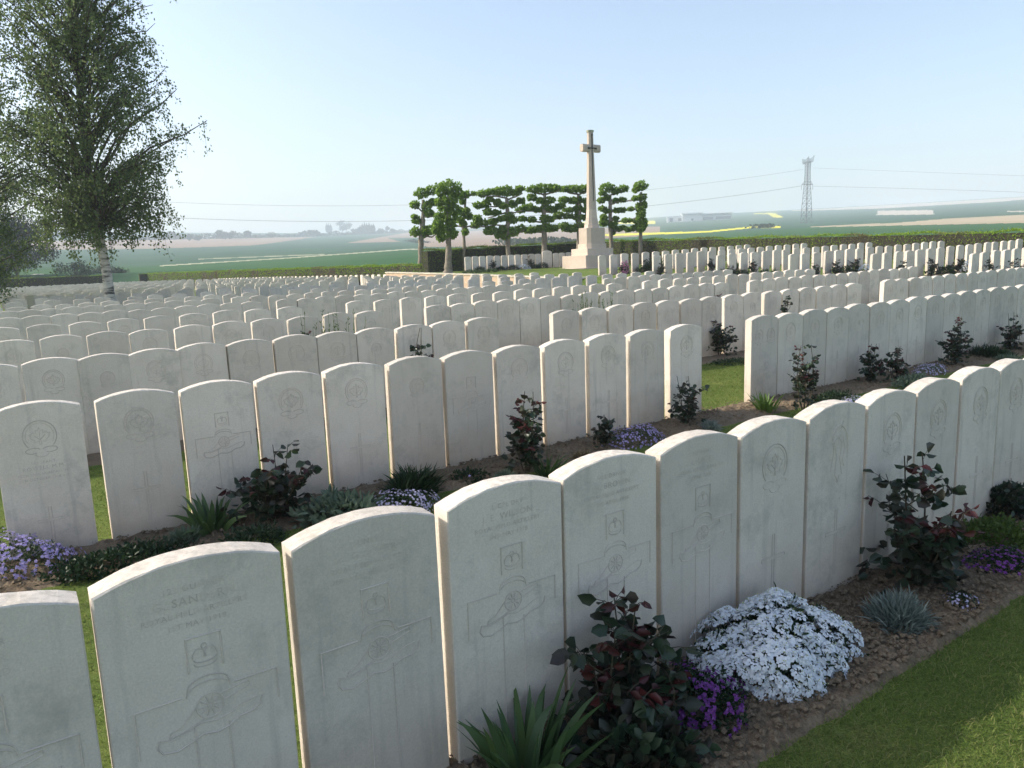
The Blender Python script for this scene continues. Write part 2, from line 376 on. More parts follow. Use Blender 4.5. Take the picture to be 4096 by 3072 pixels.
def gun_cross(cx=.008):
    a, q, t, zt, zb = .150, .036, .040, .615, .04
    za0, za1 = .405, .485
    L = [(.0040, [(cx - q, zb), (cx - q, za0 + .005)]), (.0040, [(cx + q, zb), (cx + q, za0 - .01)]), (.0046, [(cx - q, za1 + .05), (cx - q, zt), (cx + q, zt), (cx + q, za1 + .05)]),
         (.0046, [(cx - .055, za1), (cx - a, za1), (cx - a, za0 - .03)]), (.0046, [(cx + .055, za1), (cx + a, za1), (cx + a, za0 + .005)])]
    # crown
    c0 = .565
    L += [arc(cx, c0 - .012, .024, .010, 180, 360, 8), arc(cx, c0 - .002, .024, .010, 180, 360, 8), arc(cx - .012, c0, .014, .022, 0, 180, 8), arc(cx + .012, c0, .014, .022, 0, 180, 8), arc(cx, c0 + .026, .006, .006, 0, 360, 8)]
    # scroll under the crown
    L += [(.0036, arc(cx, .50, .042, .020, 10, 170, 12)), (.003, arc(cx, .487, .042, .020, 15, 165, 12)), [(cx - .042, .503), (cx - .047, .48)], [(cx + .042, .503), (cx + .047, .48)]]
    # wheel and spokes
    wz = .448
    L += [(.0034, arc(cx, wz, .029, .029, 0, 360, 24)), arc(cx, wz, .006, .006, 0, 360, 8)]
    for k in range(10): w = math.pi * 2 * k / 10; L.append((.0036, [(cx + .009 * math.cos(w), wz + .009 * math.sin(w)), (cx + .024 * math.cos(w), wz + .024 * math.sin(w))]))
    # barrel and trail
    L += [(.0034, [(cx - .03, wz + .004), (cx - .062, wz - .028), (cx - .085, wz - .036), (cx - .09, wz - .047), (cx - .05, wz - .04), (cx - .01, wz - .026)]), (.0034, [(cx + .022, wz + .02), (cx + .085, wz + .03), (cx + .087, wz + .018), (cx + .03, wz + .002)])]
    # motto scroll below
    L += [(.0046, [(cx - .108, .405), (cx - .114, .388), (cx - .104, .372), (cx - .075, .366), (cx - .045, .376), (cx - .02, .386), (cx + .01, .379), (cx + .035, .384), (cx + .06, .398), (cx + .09, .400), (cx + .108, .412), (cx + .112, .430)]),
          (.003, [(cx - .108, .405), (cx - .08, .396), (cx - .045, .406), (cx - .02, .414), (cx + .01, .408), (cx + .04, .414), (cx + .07, .428), (cx + .10, .432)])]
    return L
DESIGNS = {'badge': badge(), 'small_badge': badge(0, .60, .72), 'double': badge(-.085, .61, .8) + badge(.085, .61, .8), 'band': band_badge(), 'figure': figure_badge(),
           'cross': small_cross(), 'low_cross': small_cross(0, .05, .26, .06, .19), 'gun': gun_cross()}
DM = {}
def carving(kind):
    if kind not in DM:
        V, F = ribbons(DESIGNS[kind], .0026); DM[kind] = mesh(kind, V, F, M_CUT)
    return DM[kind]
def text_mesh(lines):
    """lines: (string, size, z)"""
    V = []; F = []
    dg = None
    for s, size, z in lines:
        cu = bpy.data.curves.new('inscription', 'FONT'); cu.body = s; cu.size = size; cu.align_x = 'CENTER'; cu.fill_mode = 'FRONT'; cu.resolution_u = 2; cu.space_character = 1.12
        o = bpy.data.objects.new('tmp', cu); COL.objects.link(o); bpy.context.view_layer.update()
        me = bpy.data.meshes.new_from_object(o.evaluated_get(bpy.context.evaluated_depsgraph_get()))
        k = len(V); xs = [v.co.x for v in me.vertices]; wmax = max(xs) - min(xs); f = min(1, .335 / wmax)
        V += [(v.co.x * f, -.0008, z + v.co.y) for v in me.vertices]
        F += [tuple(i + k for i in p.vertices) for p in me.polygons]
        bpy.data.objects.remove(o); bpy.data.curves.remove(cu); bpy.data.meshes.remove(me)
    return mesh('inscription', V, F, M_CUT)

# measured positions along the rows
R1 = [-.75, -.32, .08, .49, .90, 1.295, 1.70, 2.10, 2.50, 2.90, 3.30, 3.70, 4.10, 4.50]
R2 = [-.10, .35, .76, 1.17, 1.58, 2.00, 2.41, 2.83, 3.25, 3.67, 4.10, 4.56]
R2b = [5.60 + .39 * k for k in range(19)]
R3 = [-.72, -.32, .08, .45, .81, 1.19, 1.58, 1.98, 2.36, 2.76, 3.16, 3.56, 3.97]
R3b = [5.09, 5.51, 5.93, 6.32, 6.75, 7.16, 7.55, 8.00, 8.39, 8.84, 9.25, 9.64, 10.06, 10.46, 10.85]
R3c = [11.89 + .405 * k for k in range(17)]
R4 = [-.55, -.12, .31, .74, 1.15, 1.60, 2.03, 2.46, 2.91, 3.34, 3.78]
R4b = [4.80 + .392 * k for k in range(16)]
R4c = [11.64 + .409 * k for k in range(15)]
R5 = [-.65, -.20, .27, .74, 1.21, 1.66, 2.12, 2.59, 3.04, 3.53]
R5b = [4.66, 5.15, 5.63, 6.11, 6.57, 7.06, 7.53, 7.99, 8.44, 8.91, 9.38, 9.86, 10.32, 11.33]
R5c = [11.81 + .437 * k for k in range(13)]
R6 = [-.45, -.08, .29, .67, 1.05, 1.42, 1.79, 2.17, 2.55, 2.93, 3.31, 3.68]
R6b = [4.34 + .3815 * k for k in range(16)]
R6c = [12.5 + .41 * k for k in range(12)]
R7 = [-.42, -.06, .29, .64, 1.01, 1.37, 1.74, 2.10, 2.48, 2.84, 3.21, 3.57, 4.19, 4.60, 5.01, 5.42, 5.84, 6.25, 6.66, 7.08, 7.5, 7.92, 8.33, 8.75, 9.17, 9.6]
R7b = [10.7, 11.28, 11.86, 12.44, 13.02, 13.6, 14.3, 14.92, 15.5, 16.1, 16.68]
ORD = ['front', 'second', 'third', 'fourth', 'fifth', 'sixth', 'seventh', 'eighth', 'ninth', 'tenth', 'eleventh', 'twelfth', 'thirteenth', 'fourteenth', 'fifteenth', 'sixteenth', 'seventeenth', 'eighteenth', 'nineteenth', 'twentieth', 'twenty-first', 'twenty-second', 'twenty-third', 'twenty-fourth', 'twenty-fifth', 'twenty-sixth', 'twenty-seventh', 'twenty-eighth', 'twenty-ninth', 'thirtieth']
NUM = ['first'] + ORD[1:]
rng = random.Random(7)
stones = []      # dict(c, t, rz, row, blk, idx, zone)
def addrow(row, blk, ts, zone='main', c=None, jitter=.006):
    for i, t in enumerate(ts):
        stones.append(dict(c=(c if c is not None else CK[row]) + rng.uniform(-.004, .008) * (1 if row > 2 else .5), t=t + rng.uniform(-jitter, jitter) * (.5 if row > 2 else .1), row=row, blk=blk, i=i, n=len(ts), zone=zone, rz=rng.gauss(0, .006 if row > 2 else .002)))
for row, blks in ((1, [R1]), (2, [R2, R2b]), (3, [R3, R3b, R3c]), (4, [R4, R4b, R4c]), (5, [R5, R5b, R5c]), (6, [R6, R6b, R6c]), (7, [R7, R7b])):
    for b, ts in enumerate(blks): addrow(row, b, ts)
addrow(8, 0, [-.3 + .45 * k for k in range(13)], c=19.4); addrow(8, 1, [6.4 + .62 * k for k in range(10)], c=19.7); addrow(8, 2, [13.2 + .6 * k for k in range(6)], c=19.8)
k_ = 9; cc_ = 22.6
while cc_ < 90:
    ts = [t for t in np.arange(-.4, 17.0, .645)]
    if k_ % 3 == 1: ts = [t for t in ts if not 8.9 < t < 9.6]
    ts = [t for t in ts if rng.random() > .02 and t < 18.2 - (cc_ - 37.4) * .0735]
    if cc_ > 84: ts = [t for t in ts if t < 12]
    addrow(k_, 0, ts, c=cc_, jitter=.22, zone='far'); cc_ += 3.1; k_ += 1
# the row along the far side hedge stands across the others
for k in range(46): stones.append(dict(c=38.5 + k * .72, t=18.9 - k * .72 * .0735, row=99, blk=0, i=k, n=46, zone='side', rz=-math.pi / 2 + rng.gauss(0, .01)))
# terrace block: continues rows four to nine beyond the path
TST = {4: 8.9, 5: 11.45, 6: 14.05, 7: 16.85, 8: 19.8, 9: 22.8}
for row, c in TST.items():
    addrow(row, 0, [20.0 + .6 * k for k in range(16)], c=c, zone='terrace')
# long row behind the cross
ts = [20.2 + .455 * k for k in range(11)] + [25.99 + .455 * k for k in range(7)]
addrow(50, 0, ts, c=33.5, zone='back', jitter=.003)

def stone_world(s):
    p = ct(s['c'], s['t'] + HW / 2); return p[0], p[1], float(lawn_h(s['c'], s['t'] + .2)) + s.get('dz', 0)
for s in stones:
    s['dz'] = rng.uniform(-.006, .006) if s['zone'] == 'main' and s['row'] < 4 else rng.uniform(-.012, .012)
    s['p'] = stone_world(s)
# painter's pass: how much of each stone the camera sees
idb = np.full((192 * 2, 256 * 2), -1, int); order = []
for n_, s in enumerate(stones):
    x, y, z = s['p']; a = A + s['rz']; ex = np.array([math.cos(a), math.sin(a), 0]); ey = np.array([-math.sin(a), math.cos(a), 0]); b = np.array([x, y, z])
    P = [b + ex * sx * HW / 2 + ey * yy + np.array([0, 0, zz]) for sx in (-1, 1) for yy in (0, HT) for zz in (0, SH)] + [b + np.array([0, 0, SH + RISE])]
    u, v, d = proj(np.array(P)); order.append((-(d.min()), n_, u / 8, v / 8, d.min()))
order.sort()
for _, n_, u, v, d in order:
    if d < .2: stones[n_]['vis'] = -1; continue
    u0, u1, v0, v1 = u.min(), u.max(), v.min(), v.max()
    i0, i1, j0, j1 = max(int(v0 + .5), 0), min(int(v1 + .5), 384), max(int(u0 + .5), 0), min(int(u1 + .5), 512)
    if i1 > i0 and j1 > j0: idb[i0:i1, j0:j1] = n_
cnt = np.bincount(idb[idb >= 0], minlength=len(stones))
for n_, s in enumerate(stones): s['vis'] = int(cnt[n_])
rank = sorted(range(len(stones)), key=lambda k: -stones[k]['vis'])
KEEP = set(k for k in rank[:298] if stones[k]['vis'] > 0)


TEXT = {
    (1, 1): [("BOMBARDIER", .019, .715), ("CHARTER", .026, .68), ("ROYAL FIELD", .020, .653), ("PTE 20", .018, .632)],
    (1, 2): [("122 GUNNER", .020, .725), ("G. SANDERN", .027, .694), ("ROYAL FIELD ARTILLERY", .018, .668), ("1ST MAY 1918", .018, .642)],
    (1, 3): [("GUNNER", .020, .730), ("W. G. SKERRA", .027, .698), ("ROYAL FIELD ARTILLERY", .018, .672), ("2ND MAY 1918 AGE 25", .018, .646)],
    (1, 4): [("L/CPL DRV", .020, .730), ("J. E. WILSON", .027, .698), ("ROYAL FIELD ARTILLERY", .018, .672), ("2ND MAY 1918", .018, .646)],
    (1, 5): [("722 DRIVER", .020, .730), ("H. BROWN", .027, .698), ("ROYAL FIELD ARTILLERY", .018, .672), ("1ST APRIL 1918", .018, .646)],
    (1, 6): [("DRIVER", .020, .730), ("L. LAKE", .027, .698), ("ROYAL FIELD ARTILLERY", .018, .672), ("APRIL 1918", .018, .646)],
    (2, 0): [("SERGEANT", .020, .485), ("ROWELL M.M.", .027, .455), ("10TH BN CANADIAN INF.", .018, .428), ("8TH OCTOBER 1918 AGE", .018, .402)],
    (2, 5): [("PRIVATE", .020, .485), ("F. JACKSON", .026, .455), ("CANADIAN INFANTRY", .018, .428), ("SEPTEMBER 1918", .018, .402)],
    (2, 1): [("PRIVATE", .018, .485), ("CANADIAN INF.", .016, .455)],
}
def design_for(s):
    r, b, i = s['row'], s['blk'], s['i']
    if s['zone'] != 'main': return []
    if r == 1: return ['gun'] if i <= 6 else (['figure', 'cross'] if i == 8 else ['badge', 'cross'])
    if r == 2 and b == 0: return {3 - 1: ['gun'], 6: ['gun'], 5: ['small_badge', 'cross'], 0: ['badge', 'low_cross']}.get(i, ['badge', 'cross'])
    if r == 2: return {0: ['double', 'cross'], 4: ['band', 'cross']}.get(i, ['badge', 'cross'])
    if r in (3, 4): return ['badge'] if (i * 7 + r + b) % 6 else ['small_badge']
    if r in (5, 6): return ['badge'] if (i * 5 + r + b) % 3 else []
    return []
SAY = {'gun': 'gun and cross', 'figure': 'standing figure', 'badge': 'round leaf badge', 'small_badge': 'small round badge', 'double': 'double badge', 'band': 'curved band badge'}
PART = {'gun': 'gun_and_cross_carving', 'figure': 'figure_carving', 'badge': 'leaf_badge_carving', 'small_badge': 'leaf_badge_carving', 'double': 'double_badge_carving', 'band': 'band_carving', 'cross': 'cross_carving', 'low_cross': 'cross_carving'}
def label_for(s, d):
    r, b, i = s['row'], s['blk'], s['i']; say = SAY.get(d[0]) if d else 'plain face'
    z = s['zone']; k = NUM[vis_index(s)]
    if z == 'terrace': return f'white headstone on the raised lawn, {NUM[i]} from the path in its {NUM[r - 4]} row'
    if z == 'back': return f'white headstone in the long row by the trees, {NUM[i]} from its open end'
    if z == 'side': return f'sunlit headstone beside the low hedge, {NUM[min(i, 29)]} from the pollard trees'
    rw = (ORD[r - 1] if r - 1 < len(ORD) else 'last') + ' row'
    if r == 1: return f'headstone with {say}, front row, {k} from the lower left'
    if r == 2 and b == 0: return f'headstone with {say}, second row, {NUM[s["n"] - 1 - i]} before the gap'
    if r == 2: return f'headstone with {say}, second row, {NUM[i]} beyond the gap'
    if r <= 7: return f'headstone with {say}, {rw} {["near", "middle", "far"][b]} group, {k} along'
    return f'small headstone, {rw}{(", " + ["near", "middle", "far"][b] + " group") if r == 8 else ""}, {k} along'
def vis_index(s):
    vs = [q for q in stones if q['row'] == s['row'] and q['blk'] == s['blk'] and q['zone'] == s['zone'] and q['c'] < 90 and q.get('keep') and q['i'] <= s['i']]
    return max(min(len(vs) - 1, 29), 0)
for k in KEEP: stones[k]['keep'] = True
GR = {'main': 'headstones standing in rows across the lawn', 'far': 'headstones standing in rows across the lawn', 'terrace': 'headstones on the raised lawn beyond the path', 'back': 'headstones in the long row behind the cross', 'side': 'headstones facing the path by the low hedge'}
rest = MB()
TM = {}
for n_, s in enumerate(stones):
    a = A + s['rz']
    if not s.get('keep'):
        x, y, z = s['p']; m = STONES[0]; cs, sn = math.cos(a), math.sin(a)
        if s['vis'] == 0 and not (s['zone'] in ('far', 'side') or s['row'] > 7 or s['t'] < 0): pass
        rest.add([(x + v.co.x * cs - v.co.y * sn, y + v.co.x * sn + v.co.y * cs, z + v.co.z) for v in m.vertices], [tuple(p.vertices) for p in m.polygons])
        continue
    o = bpy.data.objects.new('headstone', STONES[n_ % 5]); o.location = s['p']
    tl = .35 if s['row'] < 3 else 1.3; o.rotation_euler = (rng.gauss(0, .008) * tl, rng.gauss(0, .007) * tl, a); link(o)
    d = design_for(s)
    tag(o, label_for(s, d), 'headstone', GR[s['zone']])
    for kd_ in d:
        ch = bpy.data.objects.new(PART[kd_], carving(kd_)); link(ch, o)
    tx = TEXT.get((s['row'], s['i'])) if s['blk'] == 0 else None
    if tx: ch = bpy.data.objects.new('inscription', text_mesh(tx)); link(ch, o)
ro = rest.build('distant_headstones', M_STONE)
tag(ro, 'mass of small white headstones filling the far end of the lawn', 'headstones', kind='stuff')
# the broad stone in the long row
bs = bpy.data.objects.new('headstone', headstone_mesh('broad_headstone', .66, .86, .09)); p = ct(33.5, 25.55); bs.location = (p[0], p[1], float(lawn_h(33.5, 25.5))); bs.rotation_euler = (0, 0, A); link(bs)
tag(bs, 'extra broad tall headstone in the long row by the trees', 'headstone', GR['back'])
print('stones', len(stones), 'kept', len(KEEP))

# ------------------------------------------------------------------ leaves and plants
def unit(a): return a / np.maximum(np.linalg.norm(a, axis=-1, keepdims=True), 1e-9)
def leaves(C, D, L, W, rg, fold=.18, curl=.15, nrm=None):
    """pointed oval leaves folded on their midrib: C foot points, D directions, L lengths, W widths"""
    C = np.asarray(C, float); n = len(C); D = unit(np.asarray(D, float)); L = np.broadcast_to(L, n)[:, None]; W = np.broadcast_to(W, n)[:, None]
    R = rg.normal(size=(n, 3)) if nrm is None else np.asarray(nrm, float) + rg.normal(size=(n, 3)) * .35
    S = unit(np.cross(D, R)); U = np.cross(S, D)
    b = C; tip = C + D * L - U * L * curl
    p = []
    for f, w in ((.34, .5), (.72, .40)):
        mid = C + D * L * f - U * L * curl * f * f
        p.append((mid - S * W * w + U * W * fold, mid + S * W * w + U * W * fold))
    V = np.stack([b, p[0][0], p[1][0], tip, p[1][1], p[0][1]], 1).reshape(-1, 3)
    k = np.arange(n)[:, None] * 6
    F = np.concatenate([k + np.array([[0, 3, 2, 1]]), k + np.array([[0, 5, 4, 3]])], 1).reshape(-1, 4)
    return V, F
def cards(C, L, W, rg, D=None, spread=1.0):
    C = np.asarray(C, float); n = len(C)
    D = unit(rg.normal(size=(n, 3)) if D is None else np.asarray(D, float) + rg.normal(size=(n, 3)) * spread)
    S = unit(np.cross(D, rg.normal(size=(n, 3)))); L = np.broadcast_to(L, n)[:, None]; W = np.broadcast_to(W, n)[:, None]
    V = np.stack([C - D * L * .5, C - S * W * .5 + D * L * .05, C + D * L * .5, C + S * W * .5 + D * L * .05], 1).reshape(-1, 3)
    return V, np.arange(4 * n).reshape(-1, 4)
def blades(C, D, L, W, rg, bend=.25, seg=3):
    """strap leaves: foot C, start direction D, length L, width W, bending over"""
    C = np.asarray(C, float); n = len(C); D = unit(np.asarray(D, float)); L = np.broadcast_to(L, n)[:, None]; W = np.broadcast_to(W, n)[:, None]
    H = unit(np.stack([D[:, 0], D[:, 1], np.zeros(n)], 1) + 1e-4); be = np.broadcast_to(bend, n)[:, None]
    S = unit(np.cross(D, H + rg.normal(size=(n, 3)) * .7)); V = []
    for k in range(seg + 1):
        f = k / seg; mid = C + D * L * f + (H * .7 - np.array([0, 0, 1.])) * L * be * f * f * f
        w = W * .5 * (1 - f ** 2.2) + W * .02
        V += [mid - S * w, mid + S * w]
    V = np.stack(V, 1).reshape(-1, 3); m = 2 * (seg + 1); b = np.arange(n)[:, None] * m
    F = np.concatenate([b + np.array([[2 * k, 2 * k + 1, 2 * k + 3, 2 * k + 2]]) for k in range(seg)], 1).reshape(-1, 4)
    return V, F
def join(*parts):
    V = []; F = []; k = 0
    for v, f in parts: V.append(v); F.append(f + k); k += len(v)
    return np.concatenate(V), np.concatenate(F)
def dome(n, rx, ry, rz, rg, fill=.85, jitter=.06):
    """points on and just under a low dome, with outward directions"""
    u = unit(rg.normal(size=(n * 2, 3))); u[:, 2] = np.abs(u[:, 2]); u = u[:n]
    lump = 1 + .16 * np.sin(u[:, 0] * 5 + rx * 90) * np.cos(u[:, 1] * 4 + ry * 70) + .08 * np.sin(u[:, 0] * 11 + u[:, 1] * 9)
    r = (fill + (1 - fill) * rg.random(n)) * lump + rg.normal(size=n) * jitter * .5
    P = u * r[:, None] * np.array([rx, ry, rz]); return P, unit(u / np.array([rx, ry, rz]))

G_ROSE = mat_leaf('rose_foliage', [(.016, .034, .020), (.030, .056, .030), (.040, .030, .024), (.040, .070, .036), (.036, .028, .022)], .38, .25, .45)
G_RED = mat_leaf('young_rose_foliage', [(.075, .016, .018), (.05, .016, .018), (.11, .024, .02), (.045, .03, .022)], .4, .3, .45)
G_STEM = mat_plain('rose_stem', (.045, .030, .020), (.07, .06, .03), 30, .7)
G_IRIS = mat_leaf('iris_foliage', [(.06, .11, .042), (.08, .14, .05), (.10, .165, .05), (.055, .095, .045)], .42, .3, .4)
G_DARK = mat_leaf('dark_foliage', [(.015, .032, .014), (.024, .048, .020), (.030, .058, .024)], .5, .2)
G_MID = mat_leaf('mid_green_foliage', [(.035, .065, .025), (.050, .085, .030), (.06, .10, .035)], .5, .25)
G_GREY = mat_leaf('silver_foliage', [(.14, .18, .16), (.19, .23, .20), (.24, .28, .25), (.11, .15, .13)], .7, .2, .15)
G_SAGE = mat_leaf('woolly_foliage', [(.10, .15, .10), (.14, .19, .13), (.18, .22, .16)], .75, .2, .15)
G_LIME = mat_leaf('lime_foliage', [(.07, .11, .02), (.10, .15, .03), (.05, .09, .025)], .55, .3)
P_WHITE = mat_leaf('white_petals', [(.80, .83, .86), (.85, .87, .89), (.75, .79, .84)], .6, .25, .2)
P_EYE = mat_leaf('flower_eyes', [(.55, .55, .25), (.40, .45, .20)], .7, .1)
P_LILAC = mat_leaf('lilac_petals', [(.42, .36, .66), (.50, .42, .72), (.36, .30, .60), (.55, .50, .76)], .6, .3, .2)
P_PALE = mat_leaf('pale_lilac_petals', [(.55, .50, .70), (.66, .64, .76), (.45, .40, .68)], .6, .3, .2)
P_PURPLE = mat_leaf('purple_petals', [(.20, .05, .26), (.28, .08, .36), (.14, .04, .20), (.34, .14, .42)], .6, .3, .2)
P_PINK = mat_leaf('pink_petals', [(.45, .16, .30), (.55, .25, .38)], .6, .3, .2)
P_RED = mat_leaf('red_petals', [(.55, .02, .02), (.40, .015, .02)], .6, .2, .2)

def rose(loc, h, w, label, seed, group='rose bushes planted in front of the headstones', dens=1.0, lf=.052, red=.35, lean=(0, 0)):
    h = h * .84; lf = lf * .86; red = red * .45; rg = np.random.default_rng(seed); root = empty('rose_bush', loc, 0); tag(root, label, 'rose bush', group)
    ns = int(3 + (3 if seed < 30 else 1.6) * dens + w * 5); st = MB(); C = []; D = []; L = []; C2 = []; D2 = []; L2 = []
    def twig(p0, p1, rad, leafy, top):
        k = 6; pts = []
        bend = rg.normal(size=3) * .05 * h; bend[2] = 0
        for i in range(k + 1):
            f = i / k; pts.append(p0 + (p1 - p0) * f + bend * math.sin(math.pi * f) + np.array([0, 0, .0]))
        st.tube([tuple(p) for p in pts], [rad * (1 - .55 * i / k) for i in range(k + 1)], 5)
        m = int(leafy)
        for _ in range(m):
            f = .12 + .88 * rg.random() ** .8; q = p0 + (p1 - p0) * f + bend * math.sin(math.pi * f)
            a = rg.random() * 6.283; out = np.array([math.cos(a), math.sin(a), .25 + .5 * rg.random()]); out /= np.linalg.norm(out)
            pl = lf * (.7 + .6 * rg.random()); e = q + out * pl * 1.1
            st.tube([tuple(q), tuple(q + out * pl * .6 + np.array([0, 0, .004])), tuple(e)], .0009 + lf * .008, 3)
            isred = top and f > .78 and rg.random() < red * 2.6
            side = np.cross(out, [0, 0, 1.]); side /= np.linalg.norm(side)
            for o_, dd in ((0, out * 1.0), (.45, side), (.45, -side), (.95, side), (.95, -side))[:5 if rg.random() < .6 else 3]:
                c = e - out * pl * .9 * o_; d = dd * .9 + out * .45 + np.array([0, 0, -.35 - .3 * rg.random()])
                (C2 if isred else C).append(c); (D2 if isred else D).append(d); (L2 if isred else L).append(lf * (.75 + .5 * rg.random()))
    for s in range(ns):
        a = rg.random() * 6.283; r = w * .42 * rg.random() ** .6
        p1 = np.array([math.cos(a) * r + lean[0] * h, math.sin(a) * r * .8 + lean[1] * h, h * (1 - .5 * rg.random() ** .7 * (0 if s < 2 else 1))])
        p0 = np.array([math.cos(a) * .015, math.sin(a) * .015, -.01])
        if s < 2: p1[2] *= 1.16; p1[:2] *= .6
        twig(p0, p1, .0055 * (h / .5) ** .5, 5 * dens + h * 6, True)
        for _ in range(2):
            f = .3 + .4 * rg.random(); q = p0 + (p1 - p0) * f; b = rg.random() * 6.283
            twig(q, q + np.array([math.cos(b) * w * .28, math.sin(b) * w * .26, h * (.12 + .2 * rg.random())]), .003, 2.6 * dens + 1.5, True)
    # dense foot of the bush
    for _ in range(int((40 if seed < 30 else 22) * dens * w / .3)):
        a = rg.random() * 6.283; r = w * .46 * rg.random() ** .5; z = h * .36 * rg.random()
        C.append(np.array([math.cos(a) * r, math.sin(a) * r * .8, z])); D.append(np.array([math.cos(a), math.sin(a), rg.normal() * .4])); L.append(lf * (.8 + .5 * rg.random()))
    st.build('stems', G_STEM, root)
    V, F = leaves(C, D, np.array(L), np.array(L) * .78, rg, .16, .22); obj('leaves', V, F, G_ROSE, root)
    if len(C2): V, F = leaves(C2, D2, np.array(L2) * .85, np.array(L2) * .5, rg, .22, .3); obj('young_leaves', V, F, G_RED, root)
    return root
def iris(loc, h, w, n, label, seed, m=None, width=.030, group='iris clumps in the flower beds'):
    rg = np.random.default_rng(seed); root = empty('iris_clump', loc); tag(root, label, 'iris', group)
    a = rg.random(n) * 6.283; r = w * .28 * rg.random(n) ** .5; C = np.stack([np.cos(a) * r, np.sin(a) * r, np.full(n, -.01)], 1)
    tilt = .15 + .75 * rg.random(n) ** 1.3; D = np.stack([np.cos(a) * tilt, np.sin(a) * tilt, np.ones(n)], 1)
    V, F = blades(C, D, h * (.55 + .5 * rg.random(n)), width * (.7 + .5 * rg.random(n)), rg, .05 + .35 * rg.random(n) ** 2, 5)
    obj('leaves', V, F, m or G_IRIS, root)
    k = max(2, n // 12); V, F = blades(C[:k] * 1.4, D[:k] * np.array([1.8, 1.8, .6]), h * .4, width * .6, rg, .4, 4)
    obj('withered_leaves', V, F, M_DRY, root); return root
M_DRY = mat_leaf('withered_foliage', [(.20, .15, .08), (.28, .22, .12)], .8, .2)
def tuft(name, loc, rx, ry, rz, n, label, seed, m, cat, L=.07, W=.006, group=None, flowers=None, nf=0, fs=.012):
    """spiky mound of thin leaves"""
    rg = np.random.default_rng(seed); root = empty(name, loc, rg.random() * 6); tag(root, label, cat, group)
    P, U = dome(n, rx, ry, rz, rg, .25, .1); C = P * .75; D = U * .8 + np.array([0, 0, .7]) + rg.normal(size=(n, 3)) * .35
    V, F = blades(C, D, L * (.6 + .7 * rg.random(n)), W, rg, .15, 2); obj('leaves', V, F, m, root)
    if flowers is not None: petals(root, rx, ry, rz * 1.05, nf, flowers, rg, fs)
    return root
def petals(root, rx, ry, rz, n, m, rg, s, name='flowers', np_=5):
    P, U = dome(n, rx, ry, rz, rg, .93, .05); P[:, 2] += s * .4
    a0 = rg.random(n) * 6.283; X = unit(np.cross(U, rg.normal(size=(n, 3)))); Y = np.cross(U, X); C = []; D = []; Nn = []
    for k in range(np_):
        w = a0 + 6.283 * k / np_; d = X * np.cos(w)[:, None] + Y * np.sin(w)[:, None] + U * .25
        C.append(P); D.append(d); Nn.append(U)
    C = np.concatenate(C); D = np.concatenate(D); Nn = np.concatenate(Nn)
    V, F = leaves(C, D, s * (.8 + .4 * rg.random(len(C))), s * .8, rg, .05, .2, Nn); obj(name, V, F, m, root)
def mound(name, loc, rx, ry, rz, n, label, seed, m, cat, lf=.018, ratio=.5, group=None, flowers=None, nf=0, fs=.012, core=None):
    """low cushion of small leaves, with flowers"""
    rg = np.random.default_rng(seed); root = empty(name, loc, rg.random() * .6); tag(root, label, cat, group)
    P, U = dome(n, rx, ry, rz, rg, .6, .1); V, F = leaves(P, U + rg.normal(size=(n, 3)) * .7, lf * (.6 + .8 * rg.random(n)), lf * ratio, rg, .12, .2)
    obj('leaves', V, F, m, root)
    if flowers is not None: petals(root, rx * 1.02, ry * 1.02, rz * 1.06, nf, flowers, rg, fs)
    return root
def at(u, v, lift=0):
    q = on_ground(u, v); q[2] += lift; return q
def at_ct(c, t):
    p = ct(c, t); return np.array([p[0], p[1], float(lawn_h(c, t))])

